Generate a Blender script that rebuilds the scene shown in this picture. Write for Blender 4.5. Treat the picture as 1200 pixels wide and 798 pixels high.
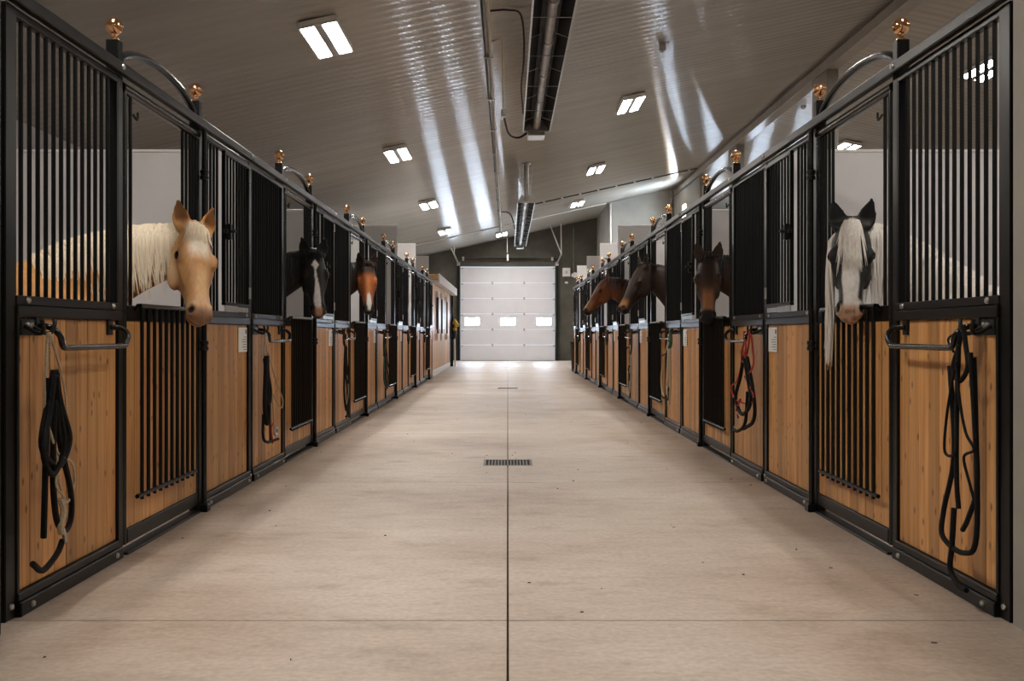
import bpy, bmesh, math, random
import numpy as np
from mathutils import Vector, Matrix

for o in list(bpy.data.objects):
    bpy.data.objects.remove(o)
scene = bpy.context.scene
COL = scene.collection
R = random.Random(7)

# ------------------------------------------------------------------ camera
# x right, y down the aisle, z up.  Focal 1254 px on a 1200 px wide frame,
# vanishing point at pixel (595, 391).
CAMH = 1.056
F = 1254.0
cam_d = bpy.data.cameras.new('camera')
cam_d.sensor_width = 36.0
cam_d.lens = F / 1200.0 * 36.0
cam_d.shift_x = 5.0 / 1200.0
cam_d.shift_y = -8.0 / 1200.0
cam_d.clip_end = 200
cam = bpy.data.objects.new('camera', cam_d)
COL.objects.link(cam)
cam.location = (0, 0, CAMH)
cam.rotation_euler = (math.pi / 2, 0, 0)
scene.camera = cam

# ------------------------------------------------------------------ world / exposure
world = bpy.data.worlds.new('world')
scene.world = world
world.use_nodes = True
world.node_tree.nodes['Background'].inputs[0].default_value = (0.75, 0.85, 1.0, 1)
world.node_tree.nodes['Background'].inputs[1].default_value = 1.0
vs = scene.view_settings
vs.view_transform = 'Standard'
vs.look = 'None'
vs.exposure = 0.0
vs.gamma = 1.0
vs.use_curve_mapping = False
LED_POWER = 105.0
PANE_POWER = 95.0

# ------------------------------------------------------------------ materials
M = {}


def nmat(name):
    m = bpy.data.materials.new(name)
    m.use_nodes = True
    M[name] = m
    nt = m.node_tree
    return m, nt, nt.nodes['Principled BSDF']


def N(nt, typ, **kw):
    n = nt.nodes.new(typ)
    for k, v in kw.items():
        if k.startswith('i_'):
            n.inputs[k[2:].replace('_', ' ')].default_value = v
        else:
            setattr(n, k, v)
    return n


def ramp(nt, stops):
    n = nt.nodes.new('ShaderNodeValToRGB')
    e = n.color_ramp.elements
    while len(e) > 2:
        e.remove(e[-1])
    for i, (p, c) in enumerate(stops):
        if i < 2:
            e[i].position = p
        else:
            e.new(p)
        e[i].color = (*c, 1) if len(c) == 3 else c
    return n


def simple(name, col, rough=0.5, metal=0.0, spec=0.5, noise=0.0, nscale=20.0, bump=0.0, coat=0.0):
    m, nt, b = nmat(name)
    b.inputs['Base Color'].default_value = (*col, 1)
    b.inputs['Roughness'].default_value = rough
    b.inputs['Metallic'].default_value = metal
    b.inputs['Specular IOR Level'].default_value = spec
    b.inputs['Coat Weight'].default_value = coat
    if noise or bump:
        tc = N(nt, 'ShaderNodeTexCoord')
        nz = N(nt, 'ShaderNodeTexNoise')
        nz.inputs['Scale'].default_value = nscale
        nz.inputs['Detail'].default_value = 5
        nt.links.new(tc.outputs['Object'], nz.inputs['Vector'])
        if noise:
            lo = tuple(c * (1 - noise) for c in col)
            hi = tuple(min(1, c * (1 + noise)) for c in col)
            rp = ramp(nt, [(0.3, lo), (0.7, hi)])
            nt.links.new(nz.outputs['Fac'], rp.inputs['Fac'])
            nt.links.new(rp.outputs['Color'], b.inputs['Base Color'])
        if bump:
            bp = N(nt, 'ShaderNodeBump')
            bp.inputs['Strength'].default_value = bump
            bp.inputs['Distance'].default_value = 0.01
            nt.links.new(nz.outputs['Fac'], bp.inputs['Height'])
            nt.links.new(bp.outputs['Normal'], b.inputs['Normal'])
    return m


def emit(name, col, power):
    m, nt, b = nmat(name)
    b.inputs['Base Color'].default_value = (0.8, 0.8, 0.8, 1)
    b.inputs['Emission Color'].default_value = (*col, 1)
    b.inputs['Emission Strength'].default_value = power
    return m


simple('black_metal', (0.005, 0.0052, 0.0052), 0.34, 0.0, 0.20, noise=0.15, nscale=60)
simple('black_tube', (0.008, 0.0085, 0.0085), 0.22, 0.0, 0.4)
simple('black_satin', (0.008, 0.008, 0.008), 0.45, 0.0, 0.3)
simple('zinc', (0.55, 0.55, 0.53), 0.30, 1.0)
simple('galvanised', (0.50, 0.50, 0.48), 0.38, 1.0, noise=0.15, nscale=25)
simple('copper', (0.86, 0.50, 0.27), 0.10, 1.0)
simple('white_board', (0.66, 0.65, 0.66), 0.45, noise=0.05, nscale=3)
simple('white_trim', (0.78, 0.77, 0.76), 0.4)
simple('paper', (0.82, 0.82, 0.80), 0.6)
simple('ink', (0.05, 0.05, 0.055), 0.7)
simple('white_steel', (0.80, 0.81, 0.88), 0.40, noise=0.03, nscale=2)
simple('rubber_black', (0.012, 0.012, 0.012), 0.6)
simple('reflector_dark', (0.014, 0.013, 0.012), 0.6, 0.0, 0.2)
simple('pipe_grey', (0.42, 0.40, 0.37), 0.4, 0.5, noise=0.2, nscale=8)
simple('pipe_cream', (0.62, 0.55, 0.42), 0.45)
simple('wire_white', (0.75, 0.73, 0.70), 0.4)
simple('wire_guard', (0.45, 0.44, 0.42), 0.5)
simple('rope_black', (0.006, 0.006, 0.0065), 0.7, 0.0, 0.2, noise=0.3, nscale=150, bump=0.5)
simple('rope_beige', (0.52, 0.42, 0.29), 0.8, noise=0.25, nscale=150, bump=0.5)
simple('rope_red', (0.42, 0.03, 0.02), 0.7, noise=0.25, nscale=150, bump=0.5)
simple('rope_green', (0.02, 0.09, 0.06), 0.7, noise=0.25, nscale=150, bump=0.5)
simple('leather_brown', (0.05, 0.025, 0.013), 0.45, noise=0.3, nscale=40)
simple('eye_dark', (0.005, 0.003, 0.002), 0.08)
simple('ply_end', (0.55, 0.34, 0.16), 0.6, noise=0.2, nscale=15)
simple('yellow_fabric', (0.55, 0.33, 0.05), 0.8, noise=0.3, nscale=30)
simple('hoof', (0.06, 0.05, 0.04), 0.5)
simple('drain_iron', (0.16, 0.145, 0.125), 0.5, 0.6)
simple('drain_pit', (0.012, 0.011, 0.010), 0.9)
simple('joint_dirt', (0.085, 0.062, 0.042), 0.95, noise=0.4, nscale=12)
emit('led', (1.0, 0.94, 0.86), LED_POWER)
emit('daylight_pane', (0.70, 0.84, 1.0), PANE_POWER)


def concrete_floor():
    m, nt, b = nmat('concrete_floor')
    geo = N(nt, 'ShaderNodeNewGeometry')
    L = nt.links
    big = N(nt, 'ShaderNodeTexNoise'); big.inputs['Scale'].default_value = 0.55; big.inputs['Detail'].default_value = 6
    big.inputs['Roughness'].default_value = 0.6
    mp = N(nt, 'ShaderNodeMapping'); mp.inputs['Scale'].default_value = (1.1, 1.5, 1)
    L.new(geo.outputs['Position'], mp.inputs['Vector'])
    L.new(mp.outputs['Vector'], big.inputs['Vector'])
    r1 = ramp(nt, [(0.30, (0.345, 0.26, 0.20)), (0.46, (0.475, 0.382, 0.31)), (0.68, (0.565, 0.485, 0.42))])
    L.new(big.outputs['Fac'], r1.inputs['Fac'])
    # brushed trowel streaks across the aisle
    mp2 = N(nt, 'ShaderNodeMapping'); mp2.inputs['Scale'].default_value = (2.2, 5.0, 1)
    L.new(geo.outputs['Position'], mp2.inputs['Vector'])
    st = N(nt, 'ShaderNodeTexNoise'); st.inputs['Scale'].default_value = 2.0; st.inputs['Detail'].default_value = 8
    st.inputs['Roughness'].default_value = 0.7
    L.new(mp2.outputs['Vector'], st.inputs['Vector'])
    r2 = ramp(nt, [(0.30, (0.82, 0.79, 0.75)), (0.5, (1, 1, 1)), (0.75, (1.06, 1.06, 1.07))])
    L.new(st.outputs['Fac'], r2.inputs['Fac'])
    mx = N(nt, 'ShaderNodeMixRGB', blend_type='MULTIPLY'); mx.inputs['Fac'].default_value = 1
    L.new(r1.outputs['Color'], mx.inputs['Color1']); L.new(r2.outputs['Color'], mx.inputs['Color2'])
    # stains: sparse brown patches
    sn = N(nt, 'ShaderNodeTexNoise'); sn.inputs['Scale'].default_value = 2.3; sn.inputs['Detail'].default_value = 3
    L.new(mp.outputs['Vector'], sn.inputs['Vector'])
    r3 = ramp(nt, [(0.60, (0, 0, 0)), (0.74, (1, 1, 1))])
    L.new(sn.outputs['Fac'], r3.inputs['Fac'])
    mx2 = N(nt, 'ShaderNodeMixRGB', blend_type='MIX')
    mm = N(nt, 'ShaderNodeMath', operation='MULTIPLY'); mm.inputs[1].default_value = 0.45
    L.new(r3.outputs['Color'], mm.inputs[0]); L.new(mm.outputs[0], mx2.inputs['Fac'])
    L.new(mx.outputs['Color'], mx2.inputs['Color1']); mx2.inputs['Color2'].default_value = (0.25, 0.165, 0.10, 1)
    # fine speckle
    vo = N(nt, 'ShaderNodeTexNoise'); vo.inputs['Scale'].default_value = 38; vo.inputs['Detail'].default_value = 3
    L.new(geo.outputs['Position'], vo.inputs['Vector'])
    r4 = ramp(nt, [(0.3, (0.86, 0.845, 0.83)), (0.7, (1.08, 1.08, 1.08))])
    L.new(vo.outputs['Fac'], r4.inputs['Fac'])
    mx3 = N(nt, 'ShaderNodeMixRGB', blend_type='MULTIPLY'); mx3.inputs['Fac'].default_value = 1
    L.new(mx2.outputs['Color'], mx3.inputs['Color1']); L.new(r4.outputs['Color'], mx3.inputs['Color2'])
    L.new(mx3.outputs['Color'], b.inputs['Base Color'])
    b.inputs['Roughness'].default_value = 0.48
    b.inputs['Specular IOR Level'].default_value = 0.35
    bp = N(nt, 'ShaderNodeBump'); bp.inputs['Strength'].default_value = 0.25; bp.inputs['Distance'].default_value = 0.004
    L.new(st.outputs['Fac'], bp.inputs['Height']); L.new(bp.outputs['Normal'], b.inputs['Normal'])


concrete_floor()


def concrete_wall(name, lo, hi):
    m, nt, b = nmat(name)
    L = nt.links
    geo = N(nt, 'ShaderNodeNewGeometry')
    nz = N(nt, 'ShaderNodeTexNoise'); nz.inputs['Scale'].default_value = 0.9; nz.inputs['Detail'].default_value = 8
    nz.inputs['Roughness'].default_value = 0.65
    L.new(geo.outputs['Position'], nz.inputs['Vector'])
    rp = ramp(nt, [(0.32, lo), (0.7, hi)])
    L.new(nz.outputs['Fac'], rp.inputs['Fac'])
    L.new(rp.outputs['Color'], b.inputs['Base Color'])
    b.inputs['Roughness'].default_value = 0.75
    bp = N(nt, 'ShaderNodeBump'); bp.inputs['Strength'].default_value = 0.2; bp.inputs['Distance'].default_value = 0.01
    L.new(nz.outputs['Fac'], bp.inputs['Height']); L.new(bp.outputs['Normal'], b.inputs['Normal'])


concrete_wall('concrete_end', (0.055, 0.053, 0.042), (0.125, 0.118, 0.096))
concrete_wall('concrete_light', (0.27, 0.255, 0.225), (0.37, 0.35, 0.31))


def ceiling_mat():
    m, nt, b = nmat('ceiling_steel')
    L = nt.links
    geo = N(nt, 'ShaderNodeNewGeometry')
    mp = N(nt, 'ShaderNodeMapping'); mp.inputs['Scale'].default_value = (0.5, 3.0, 0.5)
    L.new(geo.outputs['Position'], mp.inputs['Vector'])
    nz = N(nt, 'ShaderNodeTexNoise'); nz.inputs['Scale'].default_value = 1.0; nz.inputs['Detail'].default_value = 5
    L.new(mp.outputs['Vector'], nz.inputs['Vector'])
    rp = ramp(nt, [(0.3, (0.475, 0.45, 0.40)), (0.7, (0.555, 0.525, 0.47))])
    L.new(nz.outputs['Fac'], rp.inputs['Fac'])
    L.new(rp.outputs['Color'], b.inputs['Base Color'])
    b.inputs['Roughness'].default_value = 0.21
    b.inputs['Specular IOR Level'].default_value = 0.5
    b.inputs['Anisotropic'].default_value = 1.0
    tg = N(nt, 'ShaderNodeCombineXYZ'); tg.inputs[1].default_value = 1.0      # rolled steel, brushed along the barn
    L.new(tg.outputs[0], b.inputs['Tangent'])


ceiling_mat()


def pine(name, tint=(1, 1, 1), scale=1.0):
    m, nt, b = nmat(name)
    L = nt.links
    tc = N(nt, 'ShaderNodeTexCoord')
    oi = N(nt, 'ShaderNodeObjectInfo')
    off = N(nt, 'ShaderNodeMath', operation='MULTIPLY'); off.inputs[1].default_value = 137.0
    L.new(oi.outputs['Random'], off.inputs[0])
    cb = N(nt, 'ShaderNodeCombineXYZ')
    for i in range(3):
        L.new(off.outputs[0], cb.inputs[i])
    ad = N(nt, 'ShaderNodeVectorMath', operation='ADD')
    L.new(tc.outputs['Object'], ad.inputs[0]); L.new(cb.outputs[0], ad.inputs[1])
    mp = N(nt, 'ShaderNodeMapping'); mp.inputs['Scale'].default_value = (14 * scale, 14 * scale, 0.55 * scale)
    L.new(ad.outputs[0], mp.inputs['Vector'])
    nz = N(nt, 'ShaderNodeTexNoise'); nz.inputs['Scale'].default_value = 2.2; nz.inputs['Detail'].default_value = 6
    nz.inputs['Distortion'].default_value = 0.6
    L.new(mp.outputs['Vector'], nz.inputs['Vector'])
    def tt(c): return tuple(a * t for a, t in zip(c, tint))
    rp = ramp(nt, [(0.28, tt((0.37, 0.160, 0.048))), (0.5, tt((0.57, 0.285, 0.098))), (0.75, tt((0.68, 0.38, 0.15)))])
    L.new(nz.outputs['Fac'], rp.inputs['Fac'])
    # per board tone
    mr = N(nt, 'ShaderNodeMapRange'); mr.inputs['To Min'].default_value = 0.66; mr.inputs['To Max'].default_value = 1.2
    L.new(oi.outputs['Random'], mr.inputs['Value'])
    mx = N(nt, 'ShaderNodeMixRGB', blend_type='MULTIPLY'); mx.inputs['Fac'].default_value = 1
    L.new(rp.outputs['Color'], mx.inputs['Color1']); L.new(mr.outputs['Result'], mx.inputs['Color2'])
    # knots
    sx_ = N(nt, 'ShaderNodeSeparateXYZ'); L.new(ad.outputs[0], sx_.inputs[0])
    cx_ = N(nt, 'ShaderNodeCombineXYZ')
    for (o_, i_, k_) in ((1, 0, 8.0), (2, 1, 4.6)):
        mu = N(nt, 'ShaderNodeMath', operation='MULTIPLY'); mu.inputs[1].default_value = k_ * scale
        L.new(sx_.outputs[o_], mu.inputs[0]); L.new(mu.outputs[0], cx_.inputs[i_])
    vo = N(nt, 'ShaderNodeTexVoronoi', voronoi_dimensions='2D'); vo.inputs['Scale'].default_value = 1.0
    L.new(cx_.outputs[0], vo.inputs['Vector'])
    rk = ramp(nt, [(0.035, (1, 1, 1)), (0.10, (0, 0, 0))])
    L.new(vo.outputs['Distance'], rk.inputs['Fac'])
    mk = N(nt, 'ShaderNodeMixRGB', blend_type='MIX')
    km = N(nt, 'ShaderNodeMath', operation='MULTIPLY'); km.inputs[1].default_value = 0.8
    L.new(rk.outputs['Color'], km.inputs[0]); L.new(km.outputs[0], mk.inputs['Fac'])
    L.new(mx.outputs['Color'], mk.inputs['Color1']); mk.inputs['Color2'].default_value = (0.10, 0.04, 0.015, 1)
    L.new(mk.outputs['Color'], b.inputs['Base Color'])
    b.inputs['Roughness'].default_value = 0.42
    b.inputs['Specular IOR Level'].default_value = 0.35


pine('pine')
pine('plywood', (0.95, 1.05, 1.25), 0.5)


def coat_mat(name, rough=0.5, fleck=0.12):
    m, nt, b = nmat(name)
    L = nt.links
    at = N(nt, 'ShaderNodeAttribute'); at.attribute_name = 'coat'
    tc = N(nt, 'ShaderNodeTexCoord')
    mp = N(nt, 'ShaderNodeMapping'); mp.inputs['Scale'].default_value = (60, 60, 14)
    L.new(tc.outputs['Object'], mp.inputs['Vector'])
    nz = N(nt, 'ShaderNodeTexNoise'); nz.inputs['Scale'].default_value = 1.0; nz.inputs['Detail'].default_value = 6
    L.new(mp.outputs['Vector'], nz.inputs['Vector'])
    rp = ramp(nt, [(0.3, (1 - fleck,) * 3), (0.7, (1 + fleck,) * 3)])
    L.new(nz.outputs['Fac'], rp.inputs['Fac'])
    mx = N(nt, 'ShaderNodeMixRGB', blend_type='MULTIPLY'); mx.inputs['Fac'].default_value = 1
    L.new(at.outputs['Color'], mx.inputs['Color1']); L.new(rp.outputs['Color'], mx.inputs['Color2'])
    L.new(mx.outputs['Color'], b.inputs['Base Color'])
    b.inputs['Roughness'].default_value = rough
    b.inputs['Specular IOR Level'].default_value = 0.2
    bp = N(nt, 'ShaderNodeBump'); bp.inputs['Strength'].default_value = 0.25; bp.inputs['Distance'].default_value = 0.003
    L.new(nz.outputs['Fac'], bp.inputs['Height']); L.new(bp.outputs['Normal'], b.inputs['Normal'])


coat_mat('coat')


def hair(name, col, var):
    m, nt, b = nmat(name)
    L = nt.links
    tc = N(nt, 'ShaderNodeTexCoord')
    mp = N(nt, 'ShaderNodeMapping'); mp.inputs['Scale'].default_value = (110, 110, 5)
    L.new(tc.outputs['Object'], mp.inputs['Vector'])
    nz = N(nt, 'ShaderNodeTexNoise'); nz.inputs['Scale'].default_value = 1.0; nz.inputs['Detail'].default_value = 3
    L.new(mp.outputs['Vector'], nz.inputs['Vector'])
    rp = ramp(nt, [(0.3, tuple(c * (1 - var) for c in col)), (0.7, tuple(min(1, c * (1 + var)) for c in col))])
    L.new(nz.outputs['Fac'], rp.inputs['Fac']); L.new(rp.outputs['Color'], b.inputs['Base Color'])
    b.inputs['Roughness'].default_value = 0.5
    b.inputs['Specular IOR Level'].default_value = 0.3


hair('hair_cream', (0.70, 0.60, 0.46), 0.16)
hair('hair_white', (0.74, 0.70, 0.65), 0.14)
hair('hair_black', (0.010, 0.009, 0.009), 0.3)


# ------------------------------------------------------------------ mesh builder
class MB:
    def __init__(self):
        self.v = []; self.f = []

    def add(self, vs_, fs_):
        b = len(self.v)
        self.v += [tuple(p) for p in vs_]
        self.f += [tuple(i + b for i in f) for f in fs_]
        return self

    def box(self, x0, x1, y0, y1, z0, z1, c=0.0):
        x0, x1 = min(x0, x1), max(x0, x1); y0, y1 = min(y0, y1), max(y0, y1); z0, z1 = min(z0, z1), max(z0, z1)
        lo = (x0, y0, z0); hi = (x1, y1, z1)
        if c <= 0:
            vv = [(hi[0] if i & 1 else lo[0], hi[1] if i & 2 else lo[1], hi[2] if i & 4 else lo[2]) for i in range(8)]
            return self.add(vv, [(0, 2, 3, 1), (4, 5, 7, 6), (0, 1, 5, 4), (2, 6, 7, 3), (0, 4, 6, 2), (1, 3, 7, 5)])
        vv = []
        for i in range(8):
            for a in range(3):
                p = []
                for k in range(3):
                    s = (i >> k) & 1
                    e = hi[k] if s else lo[k]
                    if k != a:
                        e += -c if s else c
                    p.append(e)
                vv.append(p)
        fs = []
        for a in range(3):
            b_, d = [k for k in range(3) if k != a]
            for s in (0, 1):
                q = [(s << a) | (i << b_) | (j << d) for i, j in ((0, 0), (1, 0), (1, 1), (0, 1))]
                fs.append(tuple(k * 3 + a for k in q))
            # edges along a
            for i in (0, 1):
                for j in (0, 1):
                    k0 = (i << b_) | (j << d); k1 = k0 | (1 << a)
                    fs.append((k0 * 3 + b_, k1 * 3 + b_, k1 * 3 + d, k0 * 3 + d))
        for i in range(8):
            fs.append((i * 3, i * 3 + 1, i * 3 + 2))
        return self.add(vv, fs)

    def loft(self, rings, close=True):
        n = len(rings[0]); b = []
        vv = [p for r in rings for p in r]
        fs = []
        for i in range(len(rings) - 1):
            for j in range(n):
                k = (j + 1) % n
                fs.append((i * n + j, i * n + k, (i + 1) * n + k, (i + 1) * n + j))
        if close:
            fs.append(tuple(range(n - 1, -1, -1)))
            fs.append(tuple(range((len(rings) - 1) * n, len(rings) * n)))
        return self.add(vv, fs)

    def tube(self, pts, r, n=8, flat=1.0):
        pts = [Vector(p) for p in pts]
        m = len(pts)
        rs = r if isinstance(r, (list, tuple)) else [r] * m
        rings = []
        up = None
        for i, p in enumerate(pts):
            t = (pts[min(i + 1, m - 1)] - pts[max(i - 1, 0)])
            if t.length < 1e-9:
                t = Vector((0, 0, 1))
            t.normalize()
            if up is None:
                a = Vector((0, 0, 1)) if abs(t.z) < 0.9 else Vector((1, 0, 0))
                up = (a - t * a.dot(t)).normalized()
            else:
                up = up - t * up.dot(t)
                up = up.normalized() if up.length > 1e-6 else t.orthogonal().normalized()
            s = t.cross(up)
            rings.append([p + (up * math.cos(k * 2 * math.pi / n) + s * math.sin(k * 2 * math.pi / n) * flat) * rs[i] for k in range(n)])
        return self.loft(rings)

    def cyl(self, p0, p1, r, n=10):
        return self.tube([p0, p1], r, n)

    def lathe(self, prof, c, n=16, axis='z'):
        rings = []
        for r, h in prof:
            ring = []
            for k in range(n):
                a = k * 2 * math.pi / n
                q = (r * math.cos(a), r * math.sin(a), h)
                if axis == 'x':
                    q = (h, q[0], q[1])
                elif axis == 'y':
                    q = (q[0], h, q[1])
                ring.append((c[0] + q[0], c[1] + q[1], c[2] + q[2]))
            rings.append(ring)
        return self.loft(rings)

    def sphere(self, c, r, n=16, m=10):
        rx, ry, rz = r if isinstance(r, (tuple, list)) else (r, r, r)
        rings = []
        for i in range(m + 1):
            t = -math.pi / 2 + math.pi * i / m
            cc = max(math.cos(t), 0.02)
            rings.append([(c[0] + rx * cc * math.cos(k * 2 * math.pi / n), c[1] + ry * cc * math.sin(k * 2 * math.pi / n), c[2] + rz * math.sin(t)) for k in range(n)])
        return self.loft(rings)

    def mesh(self, name, mat, smooth=False, angle=40):
        me = bpy.data.meshes.new(name)
        me.from_pydata(self.v, [], self.f)
        bm = bmesh.new(); bm.from_mesh(me)
        bmesh.ops.recalc_face_normals(bm, faces=bm.faces)
        if smooth:
            lim = math.radians(angle)
            for f in bm.faces:
                f.smooth = True
            for e in bm.edges:
                if len(e.link_faces) == 2 and e.calc_face_angle(0) > lim:
                    e.smooth = False
        bm.to_mesh(me); bm.free()
        me.materials.append(M[mat] if isinstance(mat, str) else mat)
        return me


def obj(name, me, parent=None, loc=(0, 0, 0)):
    o = bpy.data.objects.new(name, me)
    COL.objects.link(o)
    o.location = loc
    o.parent = parent
    return o


def part(name, mb, mat, parent=None, loc=(0, 0, 0), smooth=False):
    return obj(name, mb.mesh(name, mat, smooth), parent, loc)


def tag(o, label=None, cat=None, group=None, kind=None):
    if label: o['label'] = label
    if cat: o['category'] = cat
    if group: o['group'] = group
    if kind: o['kind'] = kind
    return o


def empty(name, loc, label=None, cat=None, group=None, kind=None):
    e = bpy.data.objects.new(name, None)
    e.empty_display_size = 0.1
    COL.objects.link(e)
    e.location = loc
    return tag(e, label, cat, group, kind)


CACHE = {}


def cached(key, fn):
    if key not in CACHE:
        CACHE[key] = fn()
    return CACHE[key]


def catmull(pts, k=6):
    pts = [Vector(p) for p in pts]
    out = []
    P = [pts[0] * 2 - pts[1]] + pts + [pts[-1] * 2 - pts[-2]]
    for i in range(1, len(P) - 2):
        a, b, c, d = P[i - 1], P[i], P[i + 1], P[i + 2]
        for j in range(k):
            t = j / k
            out.append(0.5 * ((2 * b) + (c - a) * t + (2 * a - 5 * b + 4 * c - d) * t * t + (3 * b - a - 3 * c + d) * t ** 3))
    out.append(pts[-1])
    return out


# ------------------------------------------------------------------ main dimensions
W = 1.83            # aisle half width (stall front plane)
P = 3.66            # stall length along the aisle
Y0 = 3.94           # first stall boundary
NL, NR = 6, 7
YE = 42.0           # end wall
YB = -9.0           # wall behind the camera
XR = 5.77           # ridge line / column line
ZC, SL = CAMH + 3.78, 0.22
XL = -5.77
XF = 17.3           # far right wall


def ceil_z(x):
    return ZC + SL * x if x <= XR else ZC + SL * XR - SL * (x - XR)


# ------------------------------------------------------------------ setting: floor
fl = part('floor', MB().box(XL - 0.3, XF + 0.3, YB - 0.3, YE + 0.3, -0.25, -0.014), 'joint_dirt')
tag(fl, 'beige concrete aisle floor in slabs with saw-cut joints', 'floor', kind='structure')
G = 0.004
ys = [Y0 + P * k for k in range(-4, 11)]
ys = [YB] + [y for y in ys if YB + 0.3 < y < YE - 0.3] + [YE]
DR = [(8.775, 0.205), (20.7, 0.205)]
for i in range(len(ys) - 1):
    a, b = ys[i], ys[i + 1]
    for (x0, x1) in ((-1.9, 0), (0, 1.9)):
        # leave a rectangular notch for a drain
        dd = [d for d in DR if a < d[0] < b]
        mb = MB()
        if dd:
            dy, hh = dd[0]
            s = -1 if x1 == 0 else 1
            if s < 0:
                outer = (x0 + G, -0.2); inner = (-0.2, -G)
            else:
                outer = (0.2, x1 - G); inner = (G, 0.2)
            mb.box(outer[0], outer[1], a + G, b - G, -0.014, 0)
            mb.box(inner[0], inner[1], a + G, dy - hh, -0.014, 0)
            mb.box(inner[0], inner[1], dy + hh, b - G, -0.014, 0)
        else:
            mb.box(x0 + G, x1 - G, a + G, b - G, -0.014, 0)
        part('slab', mb, 'concrete_floor', fl)
    for (x0, x1) in ((XL, -1.9), (1.9, XR), (XR, XF)):
        part('slab', MB().box(x0 + G, x1 - G, a + G, b - G, -0.014, 0), 'concrete_floor', fl)

for di, (dy, hh) in enumerate(DR):
    d = empty('floor_drain', (0, dy, 0), ['iron floor drain grate on the centre joint, nearest the camera',
                                           'small iron floor drain grate on the centre joint, far down the aisle'][di], 'drain', 'aisle floor drains')
    part('pit', MB().box(-0.195, 0.195, -hh + 0.005, hh - 0.005, -0.0139, -0.0125), 'drain_pit', d)
    fr = MB()
    fr.box(-0.198, 0.198, -hh + 0.003, -hh + 0.028, -0.0125, 0.001); fr.box(-0.198, 0.198, hh - 0.028, hh - 0.003, -0.0125, 0.001)
    fr.box(-0.198, -0.18, -hh + 0.028, hh - 0.028, -0.0125, 0.001); fr.box(0.18, 0.198, -hh + 0.028, hh - 0.028, -0.0125, 0.001)
    part('frame', fr, 'drain_iron', d)
    bm_ = cached('grate', lambda: MB().box(-0.005, 0.005, -0.177, 0.177, -0.0125, 0.0005).mesh('grate_bar', 'drain_iron'))
    for i in range(13):
        obj('grate_bar', bm_, d, (-0.18 + 0.36 * (i + 1) / 14, 0, 0))

# ------------------------------------------------------------------ setting: walls
# end wall with the overhead door opening left solid behind the door
mb = MB()
DW = 1.86
DH = 3.70


def wall_poly(mb, pts, y0, y1):
    n = len(pts)
    vv = [(x, y0, z) for x, z in pts] + [(x, y1, z) for x, z in pts]
    fs = [tuple(range(n)), tuple(range(2 * n - 1, n - 1, -1))]
    for i in range(n):
        j = (i + 1) % n
        fs.append((i, j, n + j, n + i))
    mb.add(vv, fs)


wall_poly(mb, [(XL - .2, 0), (-DW, 0), (-DW, DH), (DW, DH), (DW, 0), (XR, 0), (XR, ceil_z(XR) + .1), (XL - .2, ceil_z(XL) + .1)], YE, YE + 0.25)
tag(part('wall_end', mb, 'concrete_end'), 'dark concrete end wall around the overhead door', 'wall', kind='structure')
mb = MB()
wall_poly(mb, [(XR, 0), (XF, 0), (XF, ceil_z(XF) + .1), (XR, ceil_z(XR) + .1)], YE, YE + 0.25)
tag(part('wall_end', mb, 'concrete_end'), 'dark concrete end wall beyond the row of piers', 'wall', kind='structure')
mb = MB()
wall_poly(mb, [(XL - .2, 0), (XF + .2, 0), (XF + .2, ceil_z(XF) + .1), (XR, ceil_z(XR) + .1), (XL - .2, ceil_z(XL) + .1)], YB - 0.25, YB)
tag(part('wall_back', mb, 'concrete_light'), 'concrete wall at the camera end of the barn', 'wall', kind='structure')
tag(part('wall_left', MB().box(XL - .25, XL, YB, YE, 0, ceil_z(XL) + 0.05), 'white_board'), 'pale outer wall behind the stalls on the left', 'wall', kind='structure')
tag(part('wall_right', MB().box(XF, XF + .25, YB, YE, 0, ceil_z(XF) + 0.05), 'concrete_light'), 'concrete outer wall far on the right', 'wall', kind='structure')
# near piers / walls beside the camera
tag(part('wall_near_right', MB().box(W + 0.005, W + 0.35, YB + .01, Y0 - 0.055, 0, 3.0), 'concrete_light'), 'grey concrete wall edge at the right border beside the nearest stall', 'wall', kind='structure')
tag(part('wall_near_left', MB().box(-W - 0.35, -W - 0.005, YB + .01, Y0 - 0.24, 0, 3.0), 'concrete_light'), 'grey concrete wall at the left border beside the nearest stall', 'wall', kind='structure')
tag(part('trim_1', MB().box(-W - 0.06, -W + 0.058, Y0 - 0.235, Y0 - 0.195, 0, 2.6, 0.004), 'black_metal'), 'black steel edge post at the left border of the picture', 'post', kind='structure')
# concrete room in the right far corner
mb = MB()
wall_poly(mb, [(3.5, 0), (XR + .12, 0), (XR + .12, ceil_z(XR + .12) - 0.012), (XR, ceil_z(XR) - 0.012), (3.5, ceil_z(3.5) - 0.012)], 37.1, YE - 0.005)
tag(part('wall_corner_room', mb, 'concrete_light'), 'concrete corner room right of the overhead door', 'wall', kind='structure')
for xx in (3.56, 5.66):
    tag(part('trim_2', MB().cyl((xx, 37.06, 0), (xx, 37.06, ceil_z(xx) - 0.06), 0.03, 8), 'pipe_grey', smooth=True), 'grey vertical pipe on the corner of the concrete room, %s' % ('aisle side' if xx < 4 else 'far side'), 'pipe', kind='structure')
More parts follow.
